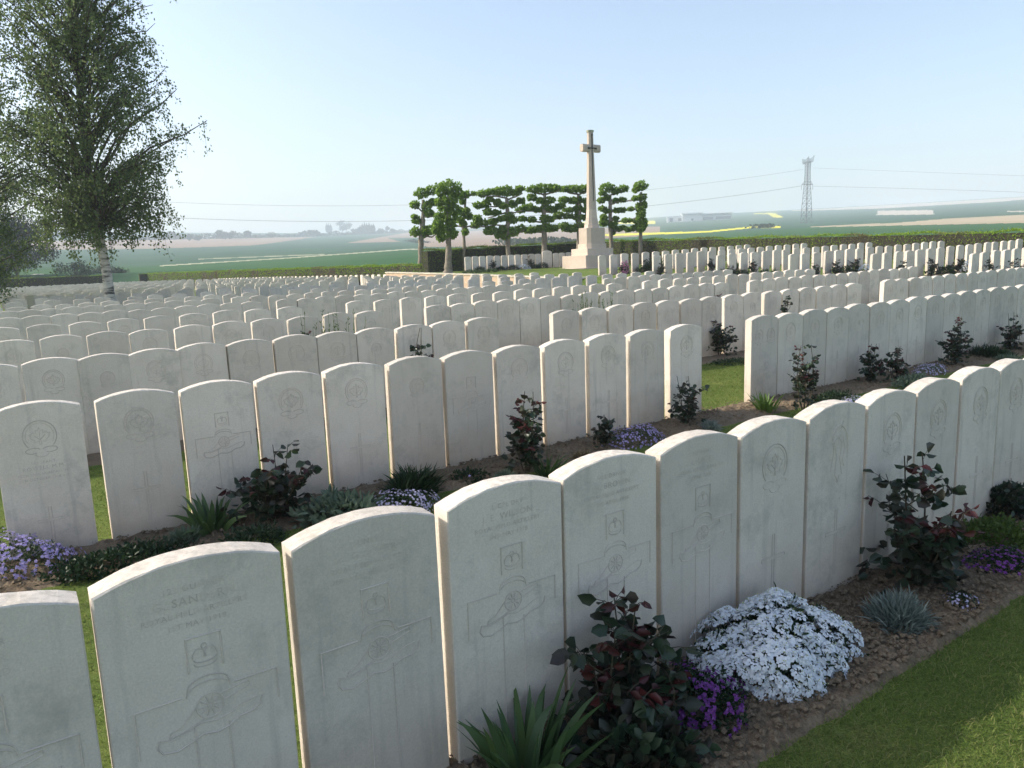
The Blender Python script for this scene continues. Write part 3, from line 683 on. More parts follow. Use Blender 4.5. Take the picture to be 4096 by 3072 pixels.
# candytuft: white flower heads over dark leaves
def candytuft(loc, rx, ry, rz, heads, label, seed, hs=.0235, rz_=A, group='white flowering cushions in the beds'):
    rg = np.random.default_rng(seed); root = empty('candytuft', loc, rz_); tag(root, label, 'white flowers', group)
    n = heads * 9; P, U = dome(n, rx * .98, ry * .98, rz * .9, rg, .55, .1)
    V, F = leaves(P, U * .6 + rg.normal(size=(n, 3)), .028, .009, rg); obj('leaves', V, F, G_DARK, root)
    # spread the heads evenly: best candidate
    Q = []; 
    cand, cu = dome(heads * 30, rx, ry, rz, rg, .97, .02); Qu = []
    q = cand[0]; Q = [cand[0]]; Qu = [cu[0]]; dmin = np.linalg.norm(cand - q, axis=1)
    for _ in range(heads - 1):
        k = int(np.argmax(dmin + rg.random(len(cand)) * hs * .9)); Q.append(cand[k]); Qu.append(cu[k]); dmin = np.minimum(dmin, np.linalg.norm(cand - cand[k], axis=1))
    Q = np.array(Q); Qu = unit(np.array(Qu) * .75 + np.array([0, 0, .35]) + rg.normal(size=(heads, 3)) * .19)
    gap = rg.random(heads) > .06; Q = Q[gap]; Qu = Qu[gap]; hn = len(Q)
    X = unit(np.cross(Qu, rg.normal(size=(hn, 3)))); Y = np.cross(Qu, X); C = []; D = []; Nn = []; LL = []; sc = hs * (.75 + .45 * rg.random(hn))
    for ring, (rr, lift, k, ln, tilt) in enumerate(((.62, -.16, 13, .62, -.25), (.36, .02, 9, .50, .10), (.14, .14, 6, .34, .55))):
        for j in range(k):
            w = 6.283 * (j + rg.random(hn) * .6) / k + ring; d = X * np.cos(w)[:, None] + Y * np.sin(w)[:, None]
            C.append(Q + d * (rr * sc)[:, None] * .9 + Qu * (lift * sc)[:, None]); D.append(d + Qu * tilt + rg.normal(size=(hn, 3)) * .12); Nn.append(Qu + d * .2); LL.append(sc * ln)
    C = np.concatenate(C); D = np.concatenate(D); Nn = np.concatenate(Nn); LL = np.concatenate(LL)
    V, F = leaves(C, D, LL, LL * .85, rg, .06, .25, Nn); obj('white_bloom', V, F, P_WHITE, root)
    C = np.repeat(Q, 7, 0) + rg.normal(size=(hn * 7, 3)) * hs * .16 + np.repeat(Qu, 7, 0) * hs * .28
    V, F = cards(C, .0045, .0035, rg); obj('flower_buds', V, F, P_EYE, root); return root

# --- flower beds: crumbled soil with clods
def mat_soil():
    m, nt, p = nodes('bed_soil'); p.inputs['Roughness'].default_value = .95; p.inputs['Specular IOR Level'].default_value = .1
    tc = N(nt, 'ShaderNodeTexCoord'); co = tc.outputs['Object']
    c = ramp(nt, noise(nt, 3, 6, co, .7), [(.3, (.18, .135, .09)), (.7, (.27, .21, .145))])
    c = mix(nt, c, ramp(nt, noise(nt, 70, 4, co, .8), [(.3, (.55, .55, .55)), (.7, (1.25, 1.25, 1.25))]), 1.0, 'MULTIPLY')
    nt.links.new(c, p.inputs['Base Color']); bump(nt, p, noise(nt, 90, 5, co, .8), .8, .012); return m
M_SOIL = mat_soil()
from mathutils import noise as mnoise
def bed(c0, c1, t0, t1, step, lift, seed, clods=0):
    nc = max(3, int((c1 - c0) / step)); nt2 = max(3, int((t1 - t0) / step)); rg = np.random.default_rng(seed)
    V = []; 
    for i in range(nc + 1):
        for j in range(nt2 + 1):
            f = i / nc; t = t0 + (t1 - t0) * j / nt2
            wob = .028 * mnoise.noise(Vector((t * 2.1, seed, 0))) + .012 * mnoise.noise(Vector((t * 9, seed, 4)))
            c = c0 + wob + (c1 - c0 - wob) * f; z = float(lawn_h(c, t)); e = min(min(i, nc - i) / 3., 1) * min(min(j, nt2 - j) / 2, 1)
            p = ct(c, t)
            if step < .1:
                pv = Vector((p[0] * 14, p[1] * 14, 0)); r = abs(mnoise.noise(pv)) * .028 + abs(mnoise.noise(pv * 2.3)) * .016 + abs(mnoise.noise(pv * 5.1)) * .008
            else: r = .012
            V.append((p[0], p[1], z - .006 + e * (lift + r)))
    F = np.array([(i * (nt2 + 1) + j, i * (nt2 + 1) + j + 1, (i + 1) * (nt2 + 1) + j + 1, (i + 1) * (nt2 + 1) + j) for i in range(nc) for j in range(nt2)])
    if clods:
        tt = t0 + (t1 - t0) * rg.random(clods); ccx = c0 + .03 + (c1 - c0 - .05) * rg.random(clods); s = .003 + .013 * rg.random(clods) ** 3
        base = np.array([(1, 0, 0), (0, 1, 0), (-1, 0, 0), (0, -1, 0), (0, 0, 1), (0, 0, -.6), (.6, .6, .5), (-.6, .6, .55), (-.6, -.6, .5), (.6, -.6, .6)])
        bf = [(0, 6, 4), (6, 1, 4), (1, 7, 4), (7, 2, 4), (2, 8, 4), (8, 3, 4), (3, 9, 4), (9, 0, 4), (0, 1, 6), (1, 2, 7), (2, 3, 8), (3, 0, 9), (1, 0, 5), (2, 1, 5), (3, 2, 5), (0, 3, 5)]
        CV = []; CF = []
        for k in range(clods):
            q = ct(ccx[k], tt[k]); z = float(lawn_h(ccx[k], tt[k])); b = base * s[k] * (1 + rg.normal(size=(10, 1)) * .18) * np.array([1, .8, .75])
            a = rg.random() * 6; R = np.array([[math.cos(a), -math.sin(a), 0], [math.sin(a), math.cos(a), 0], [0, 0, 1]])
            n0 = len(CV); CV += [tuple(v) for v in b @ R.T + np.array([q[0], q[1], z + lift + .016])]; CF += [tuple(i + n0 for i in f) for f in bf]
        n0 = len(V); V = V + CV; F = [tuple(f) for f in F] + [tuple(i + n0 for i in f) for f in CF]
    o = obj('flower_bed', V, F, M_SOIL, smooth=not clods); tag(o, kind='structure'); return o
bed(CK[1] - .50, CK[1] + .10, -1.2, 5.2, .012, .008, 1, 14000)
bed(CK[2] - .46, CK[2] + .10, -1.2, 5.05, .03, .012, 2, 3500); bed(CK[2] - .46, CK[2] + .10, 4.9, 13.2, .03, .012, 3, 3000)
bed(CK[3] - .42, CK[3] + .1, -1.4, 19, .05, .012, 4)
for r in (4, 5, 6, 7): bed(CK[r] - .42, CK[r] + .1, -1.4, 17.6 if r > 4 else 18.2, .12, .012, 4 + r)
for r in (8, 9): bed(CK[r] - .42, CK[r] + .1, -1.4, 16.9, .2, .012, 14 + r)
for r, c in TST.items(): bed(c - .42, c + .1, 19.8, 29.4, .12, .012, 30 + r)
bed(33.0, 33.6, 19.9, 29.6, .2, .012, 50)

# --- grass blades near the camera
G_GRASS = mat_leaf('grass_blades', [(.09, .15, .030), (.125, .19, .038), (.17, .22, .055), (.25, .25, .10), (.075, .13, .025)], .6, .4, .15)
def turf(c0, c1, t0, t1, per, seed, h=.022, w=.0022):
    rg = np.random.default_rng(seed); n = int((c1 - c0) * (t1 - t0) * per); c = c0 + (c1 - c0) * rg.random(n); t = t0 + (t1 - t0) * rg.random(n)
    e = .03 * np.sin(t * 5 + seed) + .02 * np.sin(t * 13); 
    XYp = c[:, None] * NV + t[:, None] * TV; P = np.column_stack([XYp, lawn_h(c, t)])
    D = np.column_stack([rg.normal(size=(n, 2)) * .55, np.ones(n)])
    return blades(P, D, h * (.5 + .9 * rg.random(n)), w, rg, .3, 2)
parts = [turf(.35, 1.17, .9, 3.9, 16000, 1), turf(1.75, 3.86, -.6, 1.0, 5000, 5, .024, .003), turf(4.42, 6.18, 4.6, 8.6, 4200, 2, .026, .0035), turf(4.42, 6.18, -.6, 1.2, 2500, 3, .026, .004), turf(3.6, 3.87, 1, 6, 4000, 8, .024, .003)]
V, F = join(*parts); tag(obj('grass_blades', V, F, G_GRASS), 'short mown grass growing between the rows of graves', 'grass', kind='stuff')

# --- planting of the front bed
GI = 'iris clumps in the flower beds'
iris(at(2110, 3130), .31, .26, 44, 'large green iris clump at the foot of the front row beside the dark rose', 11, width=.034)
rose(at(2480, 2960), .42, .40, 'dark bronze rose bush between the iris clump and the purple flowers', 12, dens=1.2, lf=.056, red=.5)
mound("aubrieta", at(2790, 2850), .15, .14, .13, 2300, 'deep purple flowering cushion between the dark rose and the white flowers', 13, G_DARK, 'purple flowers', .016, .5, 'purple flowering cushions', P_PURPLE, 330, .0085)
candytuft(at(3085, 2650), .32, .215, .205, 330, 'large dome of white flowers on the soil of the front bed', 14)
tuft('silver_plant', at(3590, 2500), .155, .13, .12, 2600, 'silver grey feathery cushion between the white flowers and the tall rose', 15, G_GREY, 'silver plant', .05, .0052, 'silver cushions in the beds')
rose(at(3640, 2340), .58, .46, 'tall dark rose bush with red tips behind the silver cushion', 16, dens=1.2, lf=.056, red=.45)
mound('aubrieta', at(3840, 2425), .07, .06, .05, 420, 'tiny grey blue flower clump at the outer edge of the front bed', 17, G_DARK, 'blue flowers', .012, .5, 'purple flowering cushions', P_PALE, 60, .006)
mound('ground_cover', at(3980, 2170), .20, .16, .10, 1500, 'yellowish green low plant in the front bed by the purple flowers', 18, G_LIME, 'ground cover', .022, .55, 'leafy ground cover in the beds')
mound('aubrieta', at(4010, 2270), .17, .12, .07, 1300, 'flat purple flower cushion at the far end of the front bed', 19, G_DARK, 'purple flowers', .014, .5, 'purple flowering cushions', P_PURPLE, 190, .0085)
mound('ground_cover', at(4010, 2060), .16, .12, .16, 900, 'blackish leafy clump against the front headstones beyond the tall rose', 20, G_ROSE, 'ground cover', .032, .7, 'leafy ground cover in the beds')
candytuft(at(1650, 3075), .045, .035, .03, 14, 'tiny sprig of white flowers at the foot of the front row', 21, .010)
mound('ground_cover', at(2560, 3080), .17, .10, .13, 700, 'broad leaved green plant under the dark rose in the front bed', 22, G_ROSE, 'ground cover', .045, .7, 'leafy ground cover in the beds')
# --- second bed
mound('phlox', at(40, 2290), .30, .16, .17, 2200, 'lilac flower cushion in front of the headstone with the soldier’s name', 30, G_MID, 'lilac flowers', .014, .4, 'lilac flowering cushions', P_LILAC, 700, .009)
mound('ground_cover', at(480, 2270), .34, .15, .09, 2000, 'long dark leafy mat before the first stones of the second row', 31, G_DARK, 'ground cover', .024, .5, 'leafy ground cover in the beds')
tuft('silver_plant', at(745, 2170), .12, .10, .09, 900, 'dull grey cushion beside the iris in the second bed', 32, G_SAGE, 'silver plant', .04, .006, 'silver cushions in the beds')
iris(at(850, 2130), .27, .26, 40, 'green iris clump in the second bed beside the spreading rose', 33, width=.034)
rose(at(1090, 2090), .44, .52, 'spreading dark rose bush in the second bed next to the iris', 34, dens=1.4, lf=.058, red=.3)
mound('ground_cover', at(1020, 2175), .16, .12, .09, 900, 'small dark creeping plant below the spreading rose', 35, G_DARK, 'ground cover', .02, .5, 'leafy ground cover in the beds')
mound('woolly_plant', at(1370, 2080), .24, .16, .13, 620, 'pale woolly leaved plant between the spreading rose and the lilac flowers', 36, G_SAGE, 'grey plant', .055, .45, 'silver cushions in the beds')
tuft('spiky_shrub', at(1650, 1990), .26, .15, .16, 1500, 'dark green spiky plant behind the pale lilac flowers', 37, G_DARK, 'spiky plant', .10, .010, 'spiky dark plants in the beds')
mound('phlox', at(1610, 2050), .21, .12, .12, 1300, 'pale lilac and white flower cushion in front of the spiky plant', 38, G_MID, 'lilac flowers', .014, .4, 'lilac flowering cushions', P_PALE, 420, .008)
mound('ground_cover', at(1880, 1925), .12, .09, .08, 500, 'small green plant with one lilac bloom in the second bed', 39, G_DARK, 'ground cover', .02, .5, 'leafy ground cover in the beds', P_LILAC, 8, .009)
tuft('silver_plant', at(2020, 1925), .12, .08, .06, 500, 'faded grey tuft between the small green plant and the red rose', 40, G_SAGE, 'silver plant', .045, .006, 'silver cushions in the beds')
rose(at(2105, 1890), .56, .30, 'slim rose bush with red shoots rising before the second row', 41, dens=1.2, lf=.055, red=.75)
iris(at(2185, 1900), .26, .20, 30, 'narrow leaved green clump leaning on the slim rose', 42, G_MID, .016)
tuft('silver_plant', at(2330, 1835), .12, .08, .05, 420, 'dry brownish tuft between the narrow leaved clump and the lilac cushion', 43, M_DRY, 'dry plant', .04, .006, 'silver cushions in the beds')
rose(at(2410, 1795), .26, .14, 'small green bush leaning over the lilac cushion', 44, dens=.8, lf=.038, red=0)
mound('phlox', at(2545, 1775), .25, .14, .13, 1500, 'lilac flower cushion halfway along the second bed', 45, G_MID, 'lilac flowers', .014, .4, 'lilac flowering cushions', P_LILAC, 420, .0085)
rose(at(2745, 1700), .42, .30, 'thin leggy rose before the last stone next to the gap', 46, dens=.7, lf=.048, red=.3)
tuft('silver_plant', at(2840, 1718), .16, .10, .07, 700, 'blue grey cushion below the thin leggy rose', 47, G_GREY, 'silver plant', .045, .005, 'silver cushions in the beds')
iris(at(3068, 1648), .24, .24, 36, 'sunlit bright green iris at the corner of the gap', 48, mat_leaf('sunlit_iris', [(.09, .16, .03), (.12, .20, .04)], .45, .4), .026)
rose(at(3215, 1640), .58, .24, 'tall narrow dark rose next to the sunlit iris', 49, dens=1.2, lf=.045, red=.4)
mound('ground_cover', at(3230, 1690), .17, .12, .08, 600, 'dull green mat at the foot of the tall narrow rose', 50, G_MID, 'ground cover', .02, .5, 'leafy ground cover in the beds')
mound('ground_cover', at(3330, 1610), .28, .14, .10, 1500, 'dark evergreen mat behind the small whitish flowers', 51, G_DARK, 'ground cover', .022, .4, 'leafy ground cover in the beds')
mound('phlox', at(3410, 1620), .14, .09, .07, 500, 'small whitish flower cushion in the bed beyond the gap', 52, G_SAGE, 'white flowers', .014, .4, 'lilac flowering cushions', P_PALE, 180, .009)
rose(at(3475, 1535), .42, .30, 'open dark rose with bare stalks beyond the evergreen mat', 53, dens=.6, lf=.05, red=.4)
rose(at(3580, 1530), .38, .26, 'rose bush with round dark leaves beside the grey foliage', 54, dens=.9, lf=.048, red=.45)
mound('woolly_plant', at(3660, 1545), .26, .14, .10, 700, 'grey foliage plant spreading below the lilac cushion', 55, G_SAGE, 'grey plant', .04, .4, 'silver cushions in the beds')
mound('phlox', at(3720, 1495), .22, .13, .10, 900, 'faded lilac cushion under the stones beyond the gap', 56, G_SAGE, 'lilac flowers', .014, .4, 'lilac flowering cushions', P_PALE, 300, .009)
rose(at(3815, 1465), .58, .32, 'dense upright rose near the far end of the second bed', 57, dens=1.1, lf=.05, red=.4)
tuft('spiky_shrub', at(3960, 1430), .42, .20, .14, 1500, 'long dark spiky mat by the dense upright rose', 58, G_DARK, 'spiky plant', .08, .009, 'spiky dark plants in the beds')
rose(at(4035, 1405), .50, .34, 'rose bush at the very end of the second bed', 59, dens=.9, lf=.05, red=.35)
tuft('silver_plant', at(4030, 1445), .25, .12, .08, 600, 'grey cushion below the last rose of the second bed', 60, G_SAGE, 'silver plant', .05, .007, 'silver cushions in the beds')
# --- third bed and beyond
rose(at(2880, 1425), .50, .46, 'big bushy rose behind the gap in the second row', 70, dens=1.6, lf=.05, red=.3)
mound('ground_cover', at(2950, 1455), .35, .18, .06, 900, 'low dark mat spreading from the big bushy rose', 71, G_DARK, 'ground cover', .024, .45, 'leafy ground cover in the beds')
rose(at(2012, 1400), .46, .18, 'rose showing at the end of the third row’s first group', 72, dens=.9, lf=.05, red=.35)
mound('ground_cover', at(2085, 1390), .30, .14, .11, 700, 'grey green mat beyond the third row’s first group', 73, G_MID, 'ground cover', .022, .4, 'leafy ground cover in the beds')
def onrow(r, t, back=.25): return at_ct(CK[r] - back, t)
def stalks(loc, h, w, n, label, seed):
    rg = np.random.default_rng(seed); root = empty('flower_stalks', loc, A); tag(root, label, 'flower stalks', 'tall green flower stalks between the rows')
    st = MB(); C = []; D = []
    for k in range(n):
        x = (rg.random() - .5) * w; y = (rg.random() - .5) * .12; hh = h * (.75 + .3 * rg.random()); lx = rg.normal() * .05
        st.tube([(x, y, 0), (x + lx * .4, y, hh * .5), (x + lx, y, hh)], [.004, .0035, .002], 4)
        for j in range(9): f = .45 + .55 * rg.random(); C.append((x + lx * f, y, hh * f)); D.append((rg.normal(), rg.normal(), 1.6))
    st.build('stems', G_LIMB, root); V, F = leaves(C, D, .045, .011, rg); obj('leaves', V, F, G_LIME, root)
G_LIMB = mat_plain('green_stalk', (.10, .14, .04), (.13, .17, .05), 20, .7)
stalks(onrow(4, 3.15), .84, .5, 13, 'cluster of green stalks in front of the fourth row stones', 80)
stalks(onrow(4, 3.62), .80, .22, 5, 'few green stalks beside the larger cluster in the fourth row', 81)
stalks(onrow(4, 7.5), .86, .9, 22, 'tall cluster of green stalks halfway along the fourth row', 82)
for r, t, h, w, lb in ((4, 3.0, .62, .2, 'dark rose behind the third row near the green stalks'), (4, 4.62, .55, .45, 'brown leaved rose in the break of the fourth row'), (6, 4.1, .45, .3, 'small rose in the break of the sixth row'),
                       (4, 10.45, .60, .24, 'small dark rose in front of the fourth row’s middle group'), (3, 9.0, .75, .14, 'rose tip showing above the second row stones'), (3, 3.3, .80, .14, 'lone rose shoot rising above the second row')):
    rose(onrow(r, t), h, w, lb, int(90 + r * 7 + t * 3), dens=.9, lf=.05)
candytuft(onrow(4, 2.55, .2), .2, .15, .42, 40, 'white flowers glimpsed between the left stones of the fourth row', 95, .03)
candytuft(onrow(5, 4.3, .2), .3, .2, .45, 60, 'white flowers glimpsed in the break of the fifth row', 96, .03)
rose(onrow(5, 11.0, .2), .62, .34, 'red tinged rose beyond the end of the fourth row’s middle group', 97, dens=1.2, lf=.05, red=.6)
mound('dark_shrub', onrow(4, 11.15, .15), .36, .22, .34, 2600, 'dense dark evergreen cushion beside the red tinged rose', 98, G_DARK, 'shrub', .035, .4, 'dark rounded shrubs in the beds')
# --- beds of the raised lawn
def onter(r, t, back=.25): return at_ct(TST[r] - back, t)
GT = 'rose bushes on the raised lawn'
k = 0
for r, t, h, w in ((8, 20.15, .5, .42), (7, 20.4, .48, .5), (7, 21.6, .55, .5), (6, 20.9, .5, .5), (6, 22.1, .5, .5), (6, 23.1, .55, .5), (5, 21.0, .55, .45), (5, 22.8, .5, .4), (5, 24.2, .45, .5), (4, 20.6, .62, .5), (4, 21.9, .55, .5), (9, 22.4, .5, .45), (8, 22.9, .5, .5), (5, 26.4, .5, .4), (4, 24.5, .5, .4), (4, 25.6, .5, .3)):
    rose(onter(r, t), h, w, f'rose on the raised lawn, {NUM[r - 4]} row from the front, about {("one","two","three","four","five","six","seven")[min(int((t - 19.6) / 1.1), 6)]} paces along, {("slim","bushy","low","spreading")[k % 4]}', 200 + k, GT, dens=.9, lf=.06); k += 1
rose(onter(9, 21.0, .3), .50, .46, 'pink flowering bush by the stones nearest the cross', 230, 'rose bushes on the raised lawn', dens=1.2, lf=.045, red=.1)
mound('pink_blossom', onter(9, 21.05, .35), .22, .2, .46, 500, 'pink blossom heads on the bush nearest the cross', 231, G_MID, 'pink flowers', .03, .5, None, P_PINK, 160, .03)
iris(onter(9, 22.9, .3), .80, .6, 90, 'tall dark green iris clump at the raised lawn’s back row', 232, G_MID, .04)
mound('dark_shrub', onter(9, 22.3, .3), .45, .3, .26, 900, 'dark low shrub beside the tall iris clump', 233, G_DARK, 'shrub', .05, .45, 'dark rounded shrubs in the beds')
iris(onter(8, 24.3, .3), .62, .5, 60, 'dark iris clump in the middle of the raised lawn', 234, G_MID, .04)
iris(onter(7, 22.3, .3), .30, .8, 70, 'low green strap leaves along the raised lawn’s fourth row', 235, G_MID, .03)
for r, t, rx, lb in ((7, 20.95, .28, 'dark cushion at the raised lawn’s fourth row'), (6, 22.6, .4, 'purplish cushion at the raised lawn’s third row'), (4, 19.95, .35, 'rounded dark shrub at the front corner of the raised lawn'), (5, 23.6, .3, 'dull green cushion in the raised lawn’s second row'), (4, 22.8, .4, 'dark green cushion in the raised lawn’s first row'), (3.999, 24.9, .4, 'green cushion toward the end of the raised lawn’s first row')):
    mound('dark_shrub', onter(int(r + .01) if r != 3.999 else 4, t), rx, .22, .24, 900, lb, int(t * 31), G_DARK, 'shrub', .045, .45, 'dark rounded shrubs in the beds')
candytuft(onter(6, 23.6, .3), .42, .25, .26, 70, 'white flowers on the raised lawn’s third row', 236, .045)
candytuft(onter(5, 24.7, .3), .15, .15, .34, 64, 'small white flower clump on the raised lawn’s second row', 237, .032)
# bed of the long row
for t, rx, h, m_, lb in ((20.9, .30, .26, G_GREY, 'first dark grey shrub'), (23.0, .40, .26, G_DARK, 'second and widest dark shrub'), (22.2, .28, .2, G_DARK, 'low green shrub'), (25.0, .34, .30, G_GREY, 'round grey shrub'), (24.5, .3, .2, G_DARK, 'flat green shrub')):
    mound('dark_shrub', at_ct(33.2, t), rx, .25, h, 900, lb + ' before the long row by the trees', int(t * 17), G_DARK, 'shrub', .05, .4, 'dark rounded shrubs in the beds')
rose(at_ct(33.2, 21.75), .62, .4, 'rose against the long row near the first dark grey shrub', 260, 'rose bushes planted in front of the headstones', dens=.8, lf=.07)
rose(at_ct(33.2, 24.15), .75, .45, 'rose against the long row near the round grey shrub', 261, 'rose bushes planted in front of the headstones', dens=1.0, lf=.07)
candytuft(at_ct(33.1, 23.6), .42, .25, .26, 60, 'white flower mound before the long row by the trees', 262, .045)
for t in (20.4, 19.4): mound('ground_cover', at_ct(31.6, t), .55, .4, .16, 500, 'leafy clump at the foot of the ' + ('thick' if t < 20 else 'slender') + ' pollard tree', int(t * 13), G_MID, 'ground cover', .06, .5, 'leafy ground cover in the beds')
mound('red_flowers', onrow(9, 3.0, .3), .14, .14, .3, 60, 'single red bloom among the far headstones', 263, G_DARK, 'red flowers', .05, .5, None, P_RED, 40, .05)

# ------------------------------------------------------------------ low wall of the raised lawn
def brick_mat():
    m, nt, p = nodes('red_brick'); p.inputs['Roughness'].default_value = .9
    tc = N(nt, 'ShaderNodeTexCoord'); mp = N(nt, 'ShaderNodeMapping'); mp.inputs['Rotation'].default_value = (math.radians(90), 0, math.radians(90)); nt.links.new(tc.outputs['Object'], mp.inputs[0])
    b = N(nt, 'ShaderNodeTexBrick', i_Scale=1.0); b.inputs['Brick Width'].default_value = .23; b.inputs['Row Height'].default_value = .075; b.inputs['Mortar Size'].default_value = .012
    b.inputs['Color1'].default_value = (.42, .29, .20, 1); b.inputs['Color2'].default_value = (.50, .38, .28, 1); b.inputs['Mortar'].default_value = (.48, .42, .34, 1)
    nt.links.new(mp.outputs[0], b.inputs['Vector']); nt.links.new(b.outputs['Color'], p.inputs['Base Color']); return m
wl = empty('low_brick_wall', (*ct(22.6, 17.95), 0), A); tag(wl, 'low brick retaining wall with pale coping below the cross', 'wall')
w1 = MB(); w2 = MB(); seg = 24
for k in range(seg):
    c0, c1 = 22.6 + 15.4 * k / seg, 22.6 + 15.4 * (k + 1) / seg; h = float(lawn_h((c0 + c1) / 2, 18.2)) + .03
    w1.box(-.17, .10, c0 - 22.6, c1 - 22.6, -.3, h); w2.box(-.21, .14, c0 - 22.6 + .002, c1 - 22.6 - .002, h, h + .055)
h = float(lawn_h(22.6, 18.4))
w1.box(.10, 1.7, -.22, .06, -.2, h - .02); w2.box(.14, 1.75, -.25, .09, h - .02, h + .035)
w1.build('brickwork', brick_mat(), wl); w2.build('coping', M_CAP, wl)

# ------------------------------------------------------------------ cross of stone with bronze sword
cp = ct(30.6, 26.35); gz = float(lawn_h(30.4, 26.4)) - .10
CRS = empty('stone_cross', (cp[0], cp[1], gz), A); tag(CRS, 'tall pale stone cross with a bronze sword on a stepped base', 'cross')
def block(name, lx, ly, z0, z1, ch=0, m=M_SHAFT, rise=0):
    def poly(a, b, c): return [(-a + c, -b), (a - c, -b), (a, -b + c), (a, b - c), (a - c, b), (-a + c, b), (-a, b - c), (-a, -b + c)] if c else [(-a, -b), (a, -b), (a, b), (-a, b)]
    mb = MB(); e = .012; mb.prism(poly(lx / 2, ly / 2, ch), z0, z1 - e); mb.prism(poly(lx / 2, ly / 2, ch), z1 - e + .0001, z1, poly(lx / 2 - e, ly / 2 - e, ch)); return mb.build(name, m, CRS)
block('plinth', 3.7, 2.9, -.35, .10); block('lower_step', 2.55, 1.95, .10, .74); block('middle_step', 1.78, 1.32, .74, 1.09, .0)
block('pedestal', 1.26, .96, 1.09, 2.16, .16); block('pedestal_foot', 1.36, 1.06, 1.092, 1.33, .17)
sh = MB(); prof = [(2.16, .385, .30), (2.36, .37, .285), (2.37, .345, .265), (2.68, .29, .215), (3.1, .255, .19), (4.6, .215, .158), (6.22, .168, .128), (6.24, .165, .125), (7.02, .152, .12)]
for i in range(len(prof) - 1):
    z0, a, b = prof[i]; z1, a2, b2 = prof[i + 1]
    oc = lambda a, b: [(-a + a * .45, -b), (a - a * .45, -b), (a, -b + b * .45), (a, b - b * .45), (a - a * .45, b), (-a + a * .45, b), (-a, b - b * .45), (-a, -b + b * .45)]
    sh.prism(oc(a, b), z0, z1, oc(a2, b2))
sh.build('shaft', M_SHAFT, CRS)
ar = MB(); o8 = [(-.125 + .05, .0), (.125 - .05, 0), (.125, .06), (.125, .32), (.075, .38), (-.075, .38), (-.125, .32), (-.125, .06)]
Va = [(-.60, y, 6.03 + z) for y, z in o8] + [(.60, y, 6.03 + z) for y, z in o8]
ar.add(Va, [tuple(range(8)), tuple(range(8, 16))[::-1]] + [(k, k + 8, (k + 1) % 8 + 8, (k + 1) % 8) for k in range(8)]); ar.build('cross_arms', M_SHAFT, CRS)
cpb = MB(); cpb.prism([(x * .19, y * .15) for x, y in ((-.5, -1), (.5, -1), (1, -.5), (1, .5), (.5, 1), (-.5, 1), (-1, .5), (-1, -.5))], 7.02, 7.12); cpb.build('capstone', mat_plain('weathered_cap', (.25, .27, .20), (.33, .33, .25), 9, .9), CRS)
M_BRZ, ntb, pb = nodes('dark_bronze'); pb.inputs['Base Color'].default_value = (.055, .062, .058, 1); pb.inputs['Metallic'].default_value = .6; pb.inputs['Roughness'].default_value = .55
sw = empty('sword', (0, 0, 0)); sw.parent = CRS
b = MB(); V = []
zz = [(6.16, .034), (5.0, .030), (4.2, .024), (3.75, .016), (3.52, .002)]
def yf(z): return -(np.interp(z, [3.1, 4.6, 6.22, 7.02], [.19, .158, .128, .12])) - .012
for z, w in zz: V += [(-w, yf(z), z), (0, yf(z) - .022, z), (w, yf(z), z), (0, yf(z) + .012, z)]
b.add(V, [(i * 4 + k, i * 4 + (k + 1) % 4, i * 4 + 4 + (k + 1) % 4, i * 4 + 4 + k)[::-1] for i in range(4) for k in range(4)]); b.build('blade', M_BRZ, sw)
b = MB(); b.tube([(-.25, -.165, 6.20), (-.1, -.17, 6.215), (.1, -.17, 6.215), (.25, -.165, 6.20)], [.042, .026, .026, .042], 8); b.tube([(-.28, -.165, 6.20), (-.24, -.165, 6.2)], .045, 8); b.tube([(.24, -.165, 6.20), (.28, -.165, 6.2)], .045, 8); b.build('guard', M_BRZ, sw)
b = MB(); b.tube([(0, -.15, 6.16), (0, -.15, 6.6), (0, -.15, 6.86)], [.036, .03, .034], 8); b.tube([(0, -.15, 6.85), (0, -.15, 6.89), (0, -.15, 6.95)], [.05, .055, .02], 8); b.build('grip', M_BRZ, sw)
for s in (b for b in [1]): pass

# ------------------------------------------------------------------ clipped hedges
def mat_hedge(name, green, brown, bias):
    m, nt, p = nodes(name); p.inputs['Roughness'].default_value = .7; p.inputs['Specular IOR Level'].default_value = .2
    tc = N(nt, 'ShaderNodeTexCoord'); g = N(nt, 'ShaderNodeNewGeometry')
    f = noise(nt, .55, 4, tc.outputs['Object'], .65); sel = ramp(nt, f, [(bias - .05, (0, 0, 0)), (bias + .05, (1, 1, 1))])
    c = mix(nt, ramp(nt, g.outputs['Random Per Island'], [(0, brown[0]), (1, brown[1])]), ramp(nt, g.outputs['Random Per Island'], [(0, green[0]), (1, green[1])]), sel)
    nt.links.new(c, p.inputs['Base Color']); t = N(nt, 'ShaderNodeBsdfTranslucent'); nt.links.new(c, t.inputs['Color'])
    ms = N(nt, 'ShaderNodeMixShader'); ms.inputs[0].default_value = .3; nt.links.new(p.outputs[0], ms.inputs[1]); nt.links.new(t.outputs[0], ms.inputs[2])
    nt.links.new(ms.outputs[0], nt.nodes['Material Output'].inputs['Surface']); return m
M_HCORE = mat_plain('hedge_twigs', (.02, .018, .010), (.035, .03, .018), 6, .95)
H_BEECH = mat_hedge('beech_hedge', [(.14, .24, .02), (.26, .38, .04)], [(.15, .11, .055), (.20, .20, .07)], .43)
H_GREEN = mat_hedge('green_hedge', [(.12, .20, .025), (.20, .30, .04)], [(.06, .09, .025), (.10, .12, .04)], .48)
